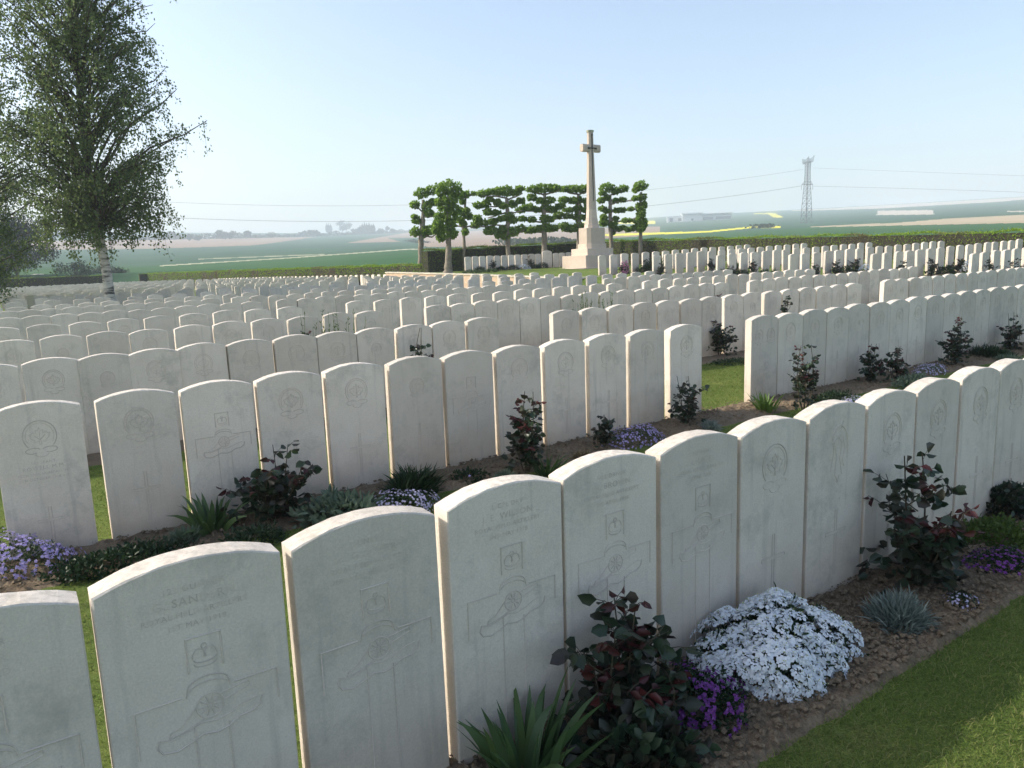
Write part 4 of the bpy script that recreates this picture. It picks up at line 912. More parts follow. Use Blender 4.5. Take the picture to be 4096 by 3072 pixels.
def hedge(name, p0, p1, thick, h0, h1, z0, z1, per, m, label, seed, size=.07, group='clipped hedges round the cemetery'):
    """from p0 to p1 (x, y); z ground, h height"""
    rg = np.random.default_rng(seed); p0 = np.array(p0, float); p1 = np.array(p1, float); L = np.linalg.norm(p1 - p0); d = (p1 - p0) / L; nn = np.array([-d[1], d[0]])
    root = empty(name, (p0[0], p0[1], 0), math.atan2(d[1], d[0])); tag(root, label, 'hedge', group)
    mb = MB(); n = max(2, int(L / 1.0))
    V = []
    for i in range(n + 1):
        f = i / n; z = z0 + (z1 - z0) * f; h = h0 + (h1 - h0) * f; x = f * L; q = thick / 2 - .05
        V += [(x, -q, z - .3), (x, q, z - .3), (x, q, z + h - .05), (x, -q, z + h - .05)]
    F = [(i * 4 + k, i * 4 + (k + 1) % 4, i * 4 + 4 + (k + 1) % 4, i * 4 + 4 + k) for i in range(n) for k in range(4)] + [(0, 3, 2, 1), (n * 4, n * 4 + 1, n * 4 + 2, n * 4 + 3)]
    obj('twigs', V, F, M_HCORE, root)
    P = []; Dn = []
    for side, area in (('f', L * h0), ('b', L * h0), ('t', L * thick), ('e', thick * h0), ('g', thick * h0)):
        k = int(area * per * (1.6 if side == 't' else 1)); a = rg.random(k); b = rg.random(k)
        if side in 'fb': x = a * L; y = np.full(k, -thick / 2 if side == 'f' else thick / 2); zf = b; nr = (0, -1 if side == 'f' else 1, 0)
        elif side == 't': x = a * L; y = (b - .5) * thick; zf = np.ones(k); nr = (0, 0, 1)
        else: x = np.full(k, 0. if side == 'e' else L); y = (a - .5) * thick; zf = b; nr = (-1 if side == 'e' else 1, 0, 0)
        f = x / L; hh = h0 + (h1 - h0) * f; wav = .035 * np.sin(x * 1.7 + seed) + .02 * np.sin(x * 4.1)
        z = z0 + (z1 - z0) * f + zf * (hh + (wav if side == 't' else wav * zf)); off = np.abs(rg.normal(size=k)) * .035 - .02
        Q = np.column_stack([x, y, z]) + np.array(nr) * off[:, None]
        if side == 't': Q[:, 2] += (rg.random(k) < .06) * rg.random(k) * .10
        P.append(Q); Dn.append(np.tile(np.array(nr, float), (k, 1)) + np.array([0, 0, .5]))
    P = np.concatenate(P); Dn = np.concatenate(Dn); V, F = cards(P, size * (.6 + .7 * rg.random(len(P))), size * .6, rg, Dn, .8)
    obj('leaves', V, F, m, root); return root
z_ = lambda c, t: float(lawn_h(c, t))
hedge('hedge', ct(4.5, 31.2), ct(36.6, 31.2), .7, 1.30, 1.38, z_(4.5, 31), z_(36, 31), 330, H_BEECH, 'long clipped hedge mottled green and brown behind the raised lawn', 1, .062)
hedge('hedge', ct(36.4, 19.4), ct(36.4, 31.5), .8, 1.18, 1.36, z_(36.2, 19.7), z_(36.2, 31), 420, H_GREEN, 'dark clipped hedge behind the pollard trees and the long row', 2, .062)
hedge('hedge', ct(37.4, 20.0), ct(99., 15.5), .8, .95, 1.12, .36, .22, 190, H_BEECH, 'low yellow green and brown hedge running along the far headstones', 3, .085)
hedge('hedge', ct(99, 14.3), ct(99, 15.7), .8, 1.25, 1.25, .1, .1, 120, H_GREEN, 'dark return of the low hedge at the entrance gap', 4, .09)
hedge('hedge', ct(90.5, -6), ct(92.5, 9.9), .8, 1.62, 1.62, -.25, -.25, 120, H_GREEN, 'dark straight hedge closing the cemetery under the big trees', 5, .09)

# ------------------------------------------------------------------ pollard trees trained on a plane
M_BARK = mat_plain('grey_bark', (.16, .13, .10), (.26, .23, .18), 6, .9, .6, .02)
G_LIMEL = mat_leaf('plane_tree_leaves', [(.12, .21, .03), (.18, .30, .045), (.25, .38, .06), (.14, .25, .035)], .5, .55)
def plane_pt(u, v, Y): return on_y(u, v, Y)
def pollard(loc_u, Y, vb, trunk, pads, limbs, label, seed, rad=.15, ref=(1600, 680, .26525)):
    """trunk and pads given in a sketch frame; Y is the distance at which the tree stands"""
    ox, oy, k = ref; rg = np.random.default_rng(seed)
    W = lambda x, y: plane_pt(ox + x * k, oy + y * k, Y); mpp = Y / F_PX * k
    base = W(trunk[0][0], trunk[0][1]); c_, t_ = to_ct(base[0], base[1]); gz = float(lawn_h(c_, t_)); base[2] = gz
    root = empty('pollard_tree', base); tag(root, label, 'tree', 'pollard trees trained side by side behind the cross')
    pts = [W(x, y) - base for x, y, r in trunk]; pts[0] = np.array([0, 0, -.1]); rr = [r * mpp for x, y, r in trunk]; rr[0] *= 1.35
    # fill in knobbly trunk
    P = []; Rr = []
    for i in range(len(pts) - 1):
        for j in range(5):
            f = j / 5; P.append(pts[i] + (pts[i + 1] - pts[i]) * f + rg.normal(size=3) * .012); Rr.append((rr[i] + (rr[i + 1] - rr[i]) * f) * (1 + rg.normal() * .07))
    P.append(pts[-1]); Rr.append(rr[-1]); mb = MB(); mb.tube([tuple(p) for p in P], Rr, 10); mb.build('trunk', M_BARK, root, smooth=True)
    lb = MB(); dd = {}
    for ln in limbs:
        q = [W(x, y) - base for x, y in ln]; n = len(q)
        off = rg.normal() * .12
        for i, p in enumerate(q): p[1] += off * i / max(n - 1, 1)
        fine = []
        for i in range(n - 1):
            for j in range(4): fine.append(q[i] + (q[i + 1] - q[i]) * j / 4 + rg.normal(size=3) * .018)
        fine.append(q[-1]); m_ = len(fine); lb.tube([tuple(p) for p in fine], [.055 - .028 * i / m_ for i in range(m_)], 6)
    lb.build('limbs', M_BARK, root, smooth=True)
    C = []; D = []
    for x, y, rx, ry in pads:
        c = W(x, y) - base; a, b = rx * mpp * .97, ry * mpp * .80; dp = min(.55, max(.22, .5 * (a + b)))
        c[1] += rg.normal() * .06
        vol = a * b * dp; n = int(240 + 3000 * vol ** .8)
        U = unit(rg.normal(size=(n, 3))); r = (.45 + .55 * rg.random(n) ** .5) * (1 + .14 * np.sin(U[:, 0] * 7 + x) + .12 * np.sin(U[:, 2] * 9 + y))
        C.append(c + U * r[:, None] * np.array([a, dp, b])); D.append(U * .6 + np.array([0, 0, -.5]))
    C = np.concatenate(C); D = np.concatenate(D); V, F = leaves(C, D + rg.normal(size=C.shape) * .5, .115 * (.6 + .6 * rg.random(len(C))), .10, rg, .1, .2)
    obj('crown', V, F, G_LIMEL, root); return root
# frame N: (1600, 680, .26525)
pollard(0, 44.0, 0, [(320, 1600, 42), (310, 1200, 42), (325, 1000, 40), (345, 800, 36), (355, 600, 28), (345, 450, 22)],
        [(330, 350, 110, 85), (470, 300, 90, 75), (225, 520, 80, 60), (400, 560, 75, 110), (500, 480, 80, 60), (250, 760, 75, 50), (450, 655, 80, 50), (235, 930, 75, 80), (440, 900, 120, 80), (360, 940, 60, 80), (215, 700, 40, 25)],
        [[(345, 640), (290, 590), (220, 560)], [(345, 700), (420, 715), (520, 700)], [(345, 860), (270, 780), (200, 720)], [(355, 1000), (480, 1010), (560, 960)]], 'stocky pollard tree standing apart at the end of the planted line', 301)
pollard(0, 38.5, 0, [(725, 1620, 62), (730, 1400, 46), (735, 1150, 45), (735, 1000, 42), (735, 700, 36), (730, 400, 28)],
        [(730, 250, 170, 110), (830, 330, 100, 95), (620, 330, 80, 70), (760, 440, 120, 100), (700, 560, 110, 90), (830, 590, 90, 80), (760, 700, 120, 90), (600, 700, 80, 80), (660, 800, 110, 90), (760, 820, 90, 80), (570, 810, 80, 70), (700, 960, 140, 90), (620, 1010, 70, 70), (800, 960, 60, 70), (560, 900, 70, 70), (600, 470, 60, 60)],
        [[(735, 600), (640, 560), (560, 520)], [(735, 840), (840, 850), (880, 840)], [(735, 700), (600, 690), (520, 640)]], 'tallest and bushiest pollard tree with a thick pale trunk', 302)
pollard(0, 42.0, 0, [(968, 1560, 26), (965, 1200, 25), (962, 1000, 22), (955, 860, 24), (975, 650, 18), (985, 480, 15), (985, 380, 14)],
        [(985, 360, 70, 55), (1110, 350, 28, 20), (920, 400, 40, 30), (940, 480, 40, 30), (940, 640, 90, 60), (1040, 690, 50, 55), (910, 750, 60, 40), (950, 800, 45, 50), (985, 930, 45, 60), (1000, 600, 40, 30)],
        [[(985, 430), (1040, 395), (1120, 350)], [(960, 850), (1040, 850), (1130, 880)], [(960, 850), (880, 850), (800, 860)], [(975, 700), (1030, 700), (1070, 740)]], 'slender pollard tree with a thin trunk at the end of the long row', 303)
Y4 = 42.6
pollard(0, Y4, 0, [(1632, 1520, 38), (1630, 1250, 37), (1628, 1050, 34), (1622, 850, 30), (1625, 600, 27), (1610, 420, 24)],
        [(1245, 350, 80, 50), (1370, 325, 80, 50), (1500, 320, 90, 65), (1610, 310, 80, 95), (1740, 330, 80, 50), (1810, 280, 55, 45), (1190, 525, 85, 50), (1300, 500, 60, 60), (1355, 440, 55, 40), (1470, 480, 60, 50), (1560, 540, 60, 45), (1700, 510, 70, 55), (1820, 460, 70, 45), (1320, 630, 60, 50), (1440, 640, 70, 45), (1160, 730, 75, 55), (1250, 790, 110, 50), (1130, 830, 65, 45), (1400, 770, 80, 45), (1530, 730, 60, 45), (1640, 700, 70, 70), (1710, 750, 60, 50), (1370, 900, 95, 70), (1330, 930, 70, 40), (1560, 900, 60, 90), (1500, 980, 80, 50), (1720, 920, 80, 80), (1830, 880, 70, 60), (1600, 1000, 60, 50)],
        [[(1620, 430), (1450, 400), (1230, 400)], [(1625, 560), (1500, 540), (1250, 560)], [(1625, 640), (1520, 660), (1320, 720)], [(1625, 640), (1730, 640), (1860, 610)], [(1620, 850), (1450, 830), (1150, 870)], [(1625, 450), (1700, 420), (1850, 350)], [(1622, 900), (1500, 940), (1350, 960)], [(1622, 960), (1750, 960), (1880, 900)]], 'pollard tree with five wide tiers, first of the flat trained ones', 304)
REF = (2150, 500, .3677)
RA = (1600, 500, .4973)
pollard(0, 43.3, 0, [(1162, 1090, 20), (1160, 900, 20), (1158, 760, 18), (1160, 640, 14), (1165, 540, 12)],
        [(1070, 515, 50, 30), (1160, 505, 70, 40), (1240, 510, 50, 35), (1060, 580, 42, 28), (1130, 610, 35, 25), (1195, 605, 45, 30), (970, 680, 32, 25), (1030, 660, 55, 28), (1110, 680, 40, 20), (1175, 660, 38, 35), (1230, 675, 40, 28), (1290, 650, 35, 25), (985, 752, 35, 20), (1060, 760, 35, 22), (1160, 750, 35, 35), (1205, 755, 35, 25), (1060, 840, 50, 28), (1120, 835, 40, 28), (1180, 820, 35, 40), (1235, 830, 38, 25), (1030, 850, 30, 18)],
        [[(1160, 560), (1080, 545), (1030, 520)], [(1160, 560), (1230, 545), (1280, 520)], [(1158, 700), (1060, 690), (945, 700)], [(1158, 700), (1230, 695), (1310, 655)], [(1158, 780), (1060, 775), (965, 765)], [(1158, 860), (1060, 860), (1000, 840)], [(1158, 640), (1100, 610), (1050, 600)], [(1158, 850), (1220, 850), (1260, 830)]], 'pollard tree with five tiers, second of the flat trained ones', 305, ref=RA)
pollard(0, 44.0, 0, [(1440, 1060, 18), (1440, 880, 18), (1440, 760, 17), (1440, 640, 15), (1435, 560, 12)],
        [(1330, 510, 45, 25), (1400, 515, 55, 30), (1460, 515, 50, 32), (1505, 500, 28, 28), (1320, 600, 42, 25), (1395, 605, 40, 25), (1440, 600, 35, 30), (1500, 620, 25, 35), (1365, 680, 50, 20), (1430, 670, 35, 35), (1490, 680, 30, 25), (1275, 720, 45, 28), (1355, 730, 45, 20), (1430, 740, 35, 35), (1495, 740, 28, 25), (1320, 810, 50, 28), (1385, 835, 40, 25), (1440, 810, 40, 35), (1490, 820, 28, 22), (1345, 838, 40, 15)],
        [[(1440, 560), (1370, 545), (1300, 520)], [(1440, 560), (1490, 545), (1520, 520)], [(1440, 690), (1370, 690), (1310, 665)], [(1440, 740), (1340, 745), (1240, 760)], [(1440, 860), (1370, 850), (1290, 830)], [(1440, 630), (1370, 620), (1290, 610)]], 'pollard tree half hidden behind the stone cross', 306, ref=RA)
pollard(0, 44.8, 0, [(1700, 1050, 15), (1698, 900, 15), (1692, 760, 16), (1690, 640, 14), (1690, 560, 13)],
        [(1665, 500, 58, 38), (1625, 545, 28, 18), (1735, 525, 35, 28), (1798, 510, 32, 30), (1620, 605, 28, 22), (1665, 585, 22, 22), (1740, 605, 30, 18), (1790, 600, 30, 16), (1630, 670, 30, 20), (1665, 690, 25, 14), (1745, 685, 30, 18), (1790, 682, 28, 17), (1640, 780, 35, 40), (1710, 800, 30, 30), (1735, 750, 18, 16), (1760, 835, 40, 18), (1795, 825, 25, 15), (1640, 740, 25, 20), (1715, 860, 20, 20)],
        [[(1692, 580), (1655, 550), (1610, 550)], [(1692, 570), (1740, 550), (1800, 535)], [(1692, 640), (1740, 620), (1860, 605), (1910, 590)], [(1692, 700), (1650, 685), (1610, 660)], [(1692, 700), (1740, 695), (1810, 690)], [(1692, 760), (1760, 775), (1840, 765), (1905, 745)], [(1695, 850), (1760, 850), (1810, 835)]], 'open pollard tree just beyond the stone cross', 307, ref=RA)
pollard(0, 43.0, 0, [(1935, 1040, 15), (1936, 880, 15), (1940, 700, 14), (1935, 620, 10), (1940, 540, 9)],
        [(1935, 490, 55, 42), (1895, 520, 25, 20), (1945, 580, 35, 28), (1890, 590, 22, 16), (1935, 655, 40, 35), (1965, 640, 20, 25), (1860, 672, 22, 12), (1940, 710, 38, 45), (1920, 770, 40, 40), (1965, 790, 25, 45), (1935, 830, 35, 35), (1880, 830, 30, 18), (1840, 838, 28, 15), (1810, 765, 22, 14), (1850, 765, 18, 10)],
        [[(1936, 750), (1880, 755), (1800, 770)], [(1936, 600), (1890, 600), (1850, 610)], [(1936, 680), (1890, 678), (1845, 672)], [(1936, 840), (1880, 840), (1820, 842)]], 'narrow pollard tree with a round top at the far end of the planted line', 308, ref=RA)

# ------------------------------------------------------------------ birch and other trees
def mat_birch():
    m, nt, p = nodes('birch_bark'); p.inputs['Roughness'].default_value = .8; tc = N(nt, 'ShaderNodeTexCoord'); mp = N(nt, 'ShaderNodeMapping'); mp.inputs['Scale'].default_value = (1.5, 1.5, 7)
    nt.links.new(tc.outputs['Object'], mp.inputs[0]); c = ramp(nt, noise(nt, 1.1, 4, mp.outputs[0], .6), [(.40, (.06, .055, .05)), (.50, (.42, .40, .36)), (.75, (.62, .60, .55))])
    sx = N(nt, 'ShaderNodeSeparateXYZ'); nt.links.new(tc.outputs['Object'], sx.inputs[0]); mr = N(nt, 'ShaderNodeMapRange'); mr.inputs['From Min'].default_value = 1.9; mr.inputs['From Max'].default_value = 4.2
    nt.links.new(sx.outputs[2], mr.inputs['Value']); c = mix(nt, c, (.10, .085, .07), mr.outputs[0])   # young bark browner aloft, colour darkened to give the trunk's backlit silhouette
    nt.links.new(c, p.inputs['Base Color']); bump(nt, p, noise(nt, 6, 4, mp.outputs[0]), .5, .01); return m
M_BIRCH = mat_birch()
G_BIRCH = mat_leaf('birch_leaves', [(.085, .13, .05), (.12, .175, .06), (.16, .21, .075), (.10, .145, .065), (.19, .225, .08)], .5, .55)
M_TWIG = mat_plain('twigs', (.05, .04, .032), (.08, .065, .05), 20, .9)
def birch(base, spine, env, label, seed, n_limb, per, leaf, droop=1.0, rtr=.15, depth=None, low=0.2):
    """spine: trunk points relative to base; env: rows (z, left, right) of the crown relative to base"""
    rg = np.random.default_rng(seed); root = empty('birch_tree', base); tag(root, label, 'tree', 'birch trees among the graves')
    sp = np.array(spine, float); zs = sp[:, 2]
    tr = lambda z: np.array([np.interp(z, zs, sp[:, 0]), np.interp(z, zs, sp[:, 1]), z])
    ztop = zs[-1]; mb = MB(); k = 26; rad = lambda z: rtr * (1 - .82 * (z / ztop)) * (1 + .5 * math.exp(-z / .18))
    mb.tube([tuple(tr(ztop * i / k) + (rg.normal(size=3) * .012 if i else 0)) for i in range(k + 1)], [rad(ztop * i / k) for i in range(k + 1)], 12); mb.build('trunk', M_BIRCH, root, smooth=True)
    ez, el, er = np.array(env).T; bm = MB(); C = []; D = []; L = []
    for i in range(n_limb):
        f = (i + rg.random()) / n_limb; z1 = ez[0] + (ez[-1] - ez[0]) * f; l, r = np.interp(z1, ez, el), np.interp(z1, ez, er)
        cx = (l + r) / 2; hw = (r - l) / 2; dp = hw * .95; a = rg.random() * 6.283; q = .5 + .52 * rg.random() ** .7
        e = np.array([cx + hw * q * math.cos(a), dp * q * math.sin(a), z1]); s = tr(max(z1 - (.55 + .35 * rg.random()) * np.linalg.norm(e[:2] - tr(z1)[:2]) - .2, low + rg.random() * .8))
        mid = s + (e - s) * .5 + np.array([0, 0, .10 * np.linalg.norm(e - s)]); pts = [s, s + (mid - s) * .5 + rg.normal(size=3) * .05, mid, mid + (e - mid) * .6 + rg.normal(size=3) * .06, e]
        r0 = .012 + .010 * np.linalg.norm(e - s); bm.tube([tuple(p) for p in pts], [r0, r0 * .8, r0 * .55, r0 * .35, r0 * .15], 5)
        for j in range(7):
            g = .35 + .65 * rg.random(); b = s + (e - s) * g + np.array([0, 0, .10 * math.sin(math.pi * g)]) * np.linalg.norm(e - s)
            o = unit(rg.normal(size=3) * np.array([1, 1, .4])) * (.25 + .35 * rg.random()); t1 = b + o; t2 = t1 + np.array([o[0] * .35, o[1] * .35, -(.25 + .75 * rg.random()) * droop])
            bm.tube([tuple(b), tuple(t1), tuple(t2)], [.006, .004, .002], 3)
            m = int(per * (.6 + .8 * rg.random())); h = rg.random(m)
            h = np.round(h * 3.4) / 3.4; P = np.where(h[:, None] < .4, b + (t1 - b) * (h[:, None] / .4), t1 + (t2 - t1) * ((h[:, None] - .4) / .6)) + rg.normal(size=(m, 3)) * np.array([.085, .085, .085])
            C.append(P); D.append(np.tile([0, 0, -1.], (m, 1)))
    bm.build('branches', M_TWIG, root); C = np.concatenate(C); D = np.concatenate(D)
    V, F = cards(C, leaf * (.6 + .7 * rg.random(len(C))), leaf * .72, rg, D, .75); obj('crown', V, F, G_BIRCH, root); return root
YB = 22.3; b0 = on_y(450, 1205, YB); cb, tb = to_ct(b0[0], b0[1]); b0[2] = float(lawn_h(cb, tb))
def rel(u, v): return on_y(u, v, YB) - b0
spine = [(0, 0, 0)] + [tuple(rel(u, v)) for u, v in ((428, 1110), (408, 1000), (385, 880), (355, 700), (330, 500), (312, 250), (300, 0))] + [tuple(rel(300, 0) + np.array([-.1, 0, 1.5])), tuple(rel(300, 0) + np.array([-.2, 0, 3.2]))]
env = []
for v, l, r in ((960, 300, 520), (945, 200, 640), (910, 130, 680), (860, 80, 690), (800, 60, 650), (720, 40, 690), (620, 10, 730), (540, 0, 800), (440, -10, 800), (360, 0, 700), (280, 20, 700), (200, 10, 610), (110, -20, 640), (40, -30, 650), (-60, -20, 640), (-250, 40, 580), (-420, 140, 480)):
    q0, q1 = rel(l, v), rel(r, v); env.append((q0[2], q0[0], q1[0]))
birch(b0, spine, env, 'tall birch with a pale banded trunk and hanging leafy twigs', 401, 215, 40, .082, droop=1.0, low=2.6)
# second birch, mostly out of view, leaning over from the side
b1 = at_ct(29.8, -1.4); e1 = [(1.6, -1.6, 2.6), (3.0, -2.6, 3.6), (5, -3.0, 4.0), (7, -3.1, 3.7), (9, -3.0, 3.6), (10.5, -2.6, 3.0), (12.5, -1.4, 1.8)]
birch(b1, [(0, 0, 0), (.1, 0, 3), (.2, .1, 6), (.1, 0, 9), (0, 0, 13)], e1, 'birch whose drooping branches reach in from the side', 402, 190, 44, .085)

def bigtree(name, base, h, rx, z0, n, leaf, m, label, cat='tree', seed=1, group=None, trunk_r=.25, blobs=26, flat=1.0, core=.35):
    rg = np.random.default_rng(seed); root = empty(name, base); tag(root, label, cat, group)
    mb = MB(); mb.tube([(0, 0, -.3), (.05, 0, h * .35), (0, .05, h * .7)], [trunk_r, trunk_r * .7, trunk_r * .25], 8)
    C = []
    for k in range(blobs):
        u = unit(rg.normal(size=3)); f = .35 + .6 * rg.random(); c = np.array([u[0] * rx * f, u[1] * rx * f * flat, z0 + (h - z0) * (.5 + .5 * u[2] * f)]); r = rx * (.22 + .22 * rg.random())
        mb.tube([(0, 0, h * .3), tuple(c * np.array([.5, .5, .8])), tuple(c)], [trunk_r * .3, trunk_r * .18, trunk_r * .05], 4)
        k2 = n // blobs; U = unit(rg.normal(size=(k2, 3))); C.append(c + U * (rg.random(k2) ** .45)[:, None] * r * np.array([1, 1, .75]))
    mb.build('trunk', M_TWIG, root); C = np.concatenate(C); C[:, 2] = np.clip(C[:, 2], .1, None)
    V, F = cards(C, leaf * (.6 + .7 * rg.random(len(C))), leaf * .7, rg); obj('crown', V, F, m, root); return root
G_DARKT = mat_leaf('dark_crown_leaves', [(.006, .013, .007), (.011, .021, .010), (.017, .030, .013)], .7, .04)
G_FAR = mat_leaf('dark_tree_leaves', [(.020, .034, .014), (.030, .048, .018), (.042, .064, .024)], .6, .3)
def on_field(u, Y):
    a = az_of(u); r = Y / math.cos(a); return np.array([math.sin(a) * r, Y, float(field_h(r, u))])
b = on_field(-110, 106); b[2] = -.4; bigtree('broadleaf_tree', b, 19.5, 9.5, .2, 30000, .30, G_DARKT, 'big dark broadleaf tree behind the straight hedge', seed=11, group='dark trees behind the straight hedge', trunk_r=.4, blobs=48)
b = on_field(70, 112); b[2] = -.3; bigtree('broadleaf_tree', b, 12.5, 6.4, .2, 16000, .28, G_DARKT, 'smaller dark tree beside the big one behind the straight hedge', seed=12, group='dark trees behind the straight hedge', blobs=30)
b = on_field(-60, 98); b[2] = -.3; bigtree('broadleaf_tree', b, 5.5, 4.5, -.2, 9000, .25, G_DARK, 'low blackish thicket under the dark trees', seed=13, group='dark trees behind the straight hedge', blobs=26)
b = on_field(300, 104); b[2] = -.3; bigtree('broadleaf_tree', b, 4.2, 2.6, 1.0, 1500, .22, G_FAR, 'small airy tree beside the pale tank', seed=14, group='dark trees behind the straight hedge', blobs=14)
# pale rounded tank behind the hedge
tk = on_field(165, 118); tk[2] = -.2; t_ = MB(); prof_ = [(-2.4, 0), (-2.3, .9), (-1.9, 1.6), (-1.0, 2.05), (0, 2.15), (1.2, 2.0), (2.0, 1.55), (2.5, .8), (2.6, 0)]
V = [(x, -1.1 + .0, z) for x, z in prof_] + [(x * .9, 1.1, z * .95) for x, z in prof_] + [(x * .97, -1.3, z * .8) for x, z in prof_]
n9 = 9; F = [(i, i + 1, n9 + i + 1, n9 + i) for i in range(8)] + [(2 * n9 + i, 2 * n9 + i + 1, i + 1, i) for i in range(8)] + [tuple(range(2 * n9, 3 * n9))[::-1], tuple(range(n9, 2 * n9))]
o = obj('covered_heap', V, F, mat_plain('pale_sheeting', (.55, .56, .58), (.66, .66, .66), 2, .6), smooth=True); o.location = tk; tag(o, 'pale sheeted heap behind the dark hedge under the trees', 'heap')
for u, v, w, lb in ((412, 1089, 3.0, 'dark heap in the field left of the birch trunk'), (470, 1092, 2.2, 'dark heap in the field right of the birch trunk')):
    b = on_field(u, 118); b[2] = on_y(u, v + 9, 118)[2] - .3; bigtree('field_shrub', b, 1.5, w, 0, 1800, .22, G_DARK, lb, 'shrub', seed=u, group='dark heaps in the field', trunk_r=.05, blobs=18)

# far trees on the ridge side
def poplar(u, v, h, w, label, seed, kind='poplar'):
    b = place_far(u, v); rg = np.random.default_rng(seed); root = empty(kind + '_tree', b); tag(root, label, 'tree', 'poplars on the far ridge')
    mb = MB(); mb.tube([(0, 0, -1), (0, 0, h * .5), (0, 0, h * .9)], [.5, .3, .1], 5); mb.build('trunk', M_TWIG, root)
    n = 420; z = rg.random(n); r = w * (np.sin(np.clip(z * 1.05 + .08, 0, 1) * math.pi) ** .6) * rg.random(n) ** .5; a = rg.random(n) * 6.283
    V, F = cards(np.column_stack([np.cos(a) * r, np.sin(a) * r, h * (.06 + .94 * z)]), 2.2, 1.2, rg, np.tile([0, 0, 1.], (n, 1)), .5); obj('crown', V, F, G_FAR, root)
sc = lambda v: 0
for i, (u, v, hp) in enumerate(((1319, 933, 35), (1326, 932, 36), (1334, 932, 33), (1451, 939, 32), (1460, 938, 38), (1469, 938, 42), (1478, 938, 40), (1487, 938, 42), (1496, 938, 36), (1504, 938, 38))):
    r = float(r_of(u, v + 4)); poplar(u, v + 4, hp / F_PX * r, 4.5 / F_PX * r * .5 + 2, ('slim far poplar beside the round tree, ' + NUM[i] + ' of three') if i < 3 else ('far poplar in the cluster of seven, ' + NUM[i - 3] + ' from the round tree'), 500 + i)
for u, v, wd, hp, lb in ((1381, 938, 78, 48, 'large round tree on the far ridge between the poplars'), (1440, 942, 50, 18, 'low tree next to the large round one on the ridge'), (1535, 940, 34, 20, 'small rounded tree beyond the poplar cluster'), (1558, 938, 18, 28, 'pointed small tree beyond the poplar cluster'), (1580, 938, 22, 16, 'last small tree of the ridge group'),
                          (705, 972, 44, 32, 'hazy round tree near the birch branches'), (772, 975, 22, 22, 'hazy small tree right of the round one'), (805, 975, 24, 16, 'low hazy bush on the ridge'), (915, 968, 80, 30, 'wide hazy clump on the ridge'), (1000, 964, 40, 26, 'hazy clump with a peaked top'), (1095, 960, 34, 16, 'low hazy hedge clump'), (1225, 952, 24, 22, 'hazy tree with a flat top'), (1262, 952, 46, 22, 'hazy wide tree before the poplars')):
    r = float(r_of(u, v)); bigtree('ridge_tree', place_far(u, v), hp / F_PX * r, wd / 2 / F_PX * r, hp / F_PX * r * .1, 1100, 2.4, G_FAR, lb, seed=u, group='trees along the far ridge', trunk_r=.5, blobs=14)
# a thin belt of scrub along the ridge and one in the fields
def scrub(pts, h, n, label, seed):
    rg = np.random.default_rng(seed); C = []; us_ = [p[0] for p in pts]; vs_ = [p[1] for p in pts]
    for _ in range(n):
        u = us_[0] + (us_[-1] - us_[0]) * rg.random(); q = place_far(u, np.interp(u, us_, vs_)); hh = h * (.4 + .6 * abs(math.sin(u * .05) * math.cos(u * .023))); C.append(q + np.array([rg.normal() * 2, rg.normal() * 3, hh * rg.random()]))
    V, F = cards(np.array(C), 2.6 if h > 4 else 1.2, 1.8 if h > 4 else .9, rg); tag(obj('scrub', V, F, G_FAR), label, 'scrub', kind='stuff')
scrub([(560, 978), (1300, 952), (1660, 934)], 7, 2600, 'hazy belt of scrub along the far ridge', 1)
scrub([(2030, 981), (2260, 974)], 2.0, 1500, 'strip of scrub in the brown field behind the pollards', 2)
scrub([(3040, 920), (3062, 919)], 2.2, 260, 'small dark copse in the yellow flowering field', 3)
scrub([(1640, 968), (1700, 975)], 1.5, 300, 'dark patch of scrub beside the stocky pollard', 4)

# far farm sheds
fb = place_far(2795, 892); r = float(r_of(2795, 892)); s_ = r / F_PX
fr_ = empty('farm_sheds', fb, -.16); tag(fr_, 'long pale farm sheds on the far slope left of the pylon', 'building')
M_SH = mat_plain('shed_cladding', (.55, .56, .58), (.62, .62, .63), .3, .8); M_DK = mat_plain('shed_opening', (.10, .12, .15), (.14, .15, .18), .3, .9)
a = MB(); a.box(-118 * s_, -58 * s_, 0, 30 * s_, -6, 20 * s_); a.box(-62 * s_, 10 * s_, -3, 30 * s_, -6, 27 * s_); a.box(10 * s_, 120 * s_, 0, 26 * s_, -6, 24 * s_); a.build('walls', M_SH, fr_)
a = MB(); a.box(-66 * s_, 14 * s_, -5, 32 * s_, 27.1 * s_, 31 * s_); a.box(8 * s_, 124 * s_, -3, 28 * s_, 24.1 * s_, 27 * s_); a.build('roof', mat_plain('shed_roof', (.70, .70, .72), (.78, .78, .78), .3, .6), fr_)
for x0, x1, z0, z1 in ((-110, -98, 0, 14), (-78, -66, 2, 12), (-30, -22, 2, 9), (14, 50, 2, 12), (60, 116, 2, 13)):
    a = MB(); a.box(x0 * s_, x1 * s_, -6.2, -5.0, z0 * s_, z1 * s_); a.build('opening', M_DK, fr_)
pb_ = place_far(850, 966); r = float(r_of(850, 966)); s_ = r / F_PX; a = MB(); a.box(-32 * s_, 32 * s_, 0, 12, -3, 6 * s_); pr = empty('pale_building', pb_); tag(pr, 'low whitish building among the hazy ridge trees', 'building'); a.build('walls', M_SH, pr)
a = MB(); a.add([(-33 * s_, -1, 6 * s_), (33 * s_, -1, 6 * s_), (33 * s_, 13, 6 * s_), (-33 * s_, 13, 6 * s_), (-32 * s_, 6, 9 * s_), (32 * s_, 6, 9 * s_)], [(0, 1, 5, 4), (2, 3, 4, 5), (1, 2, 5), (3, 0, 4)]); a.build('roof', M_SH, pr)

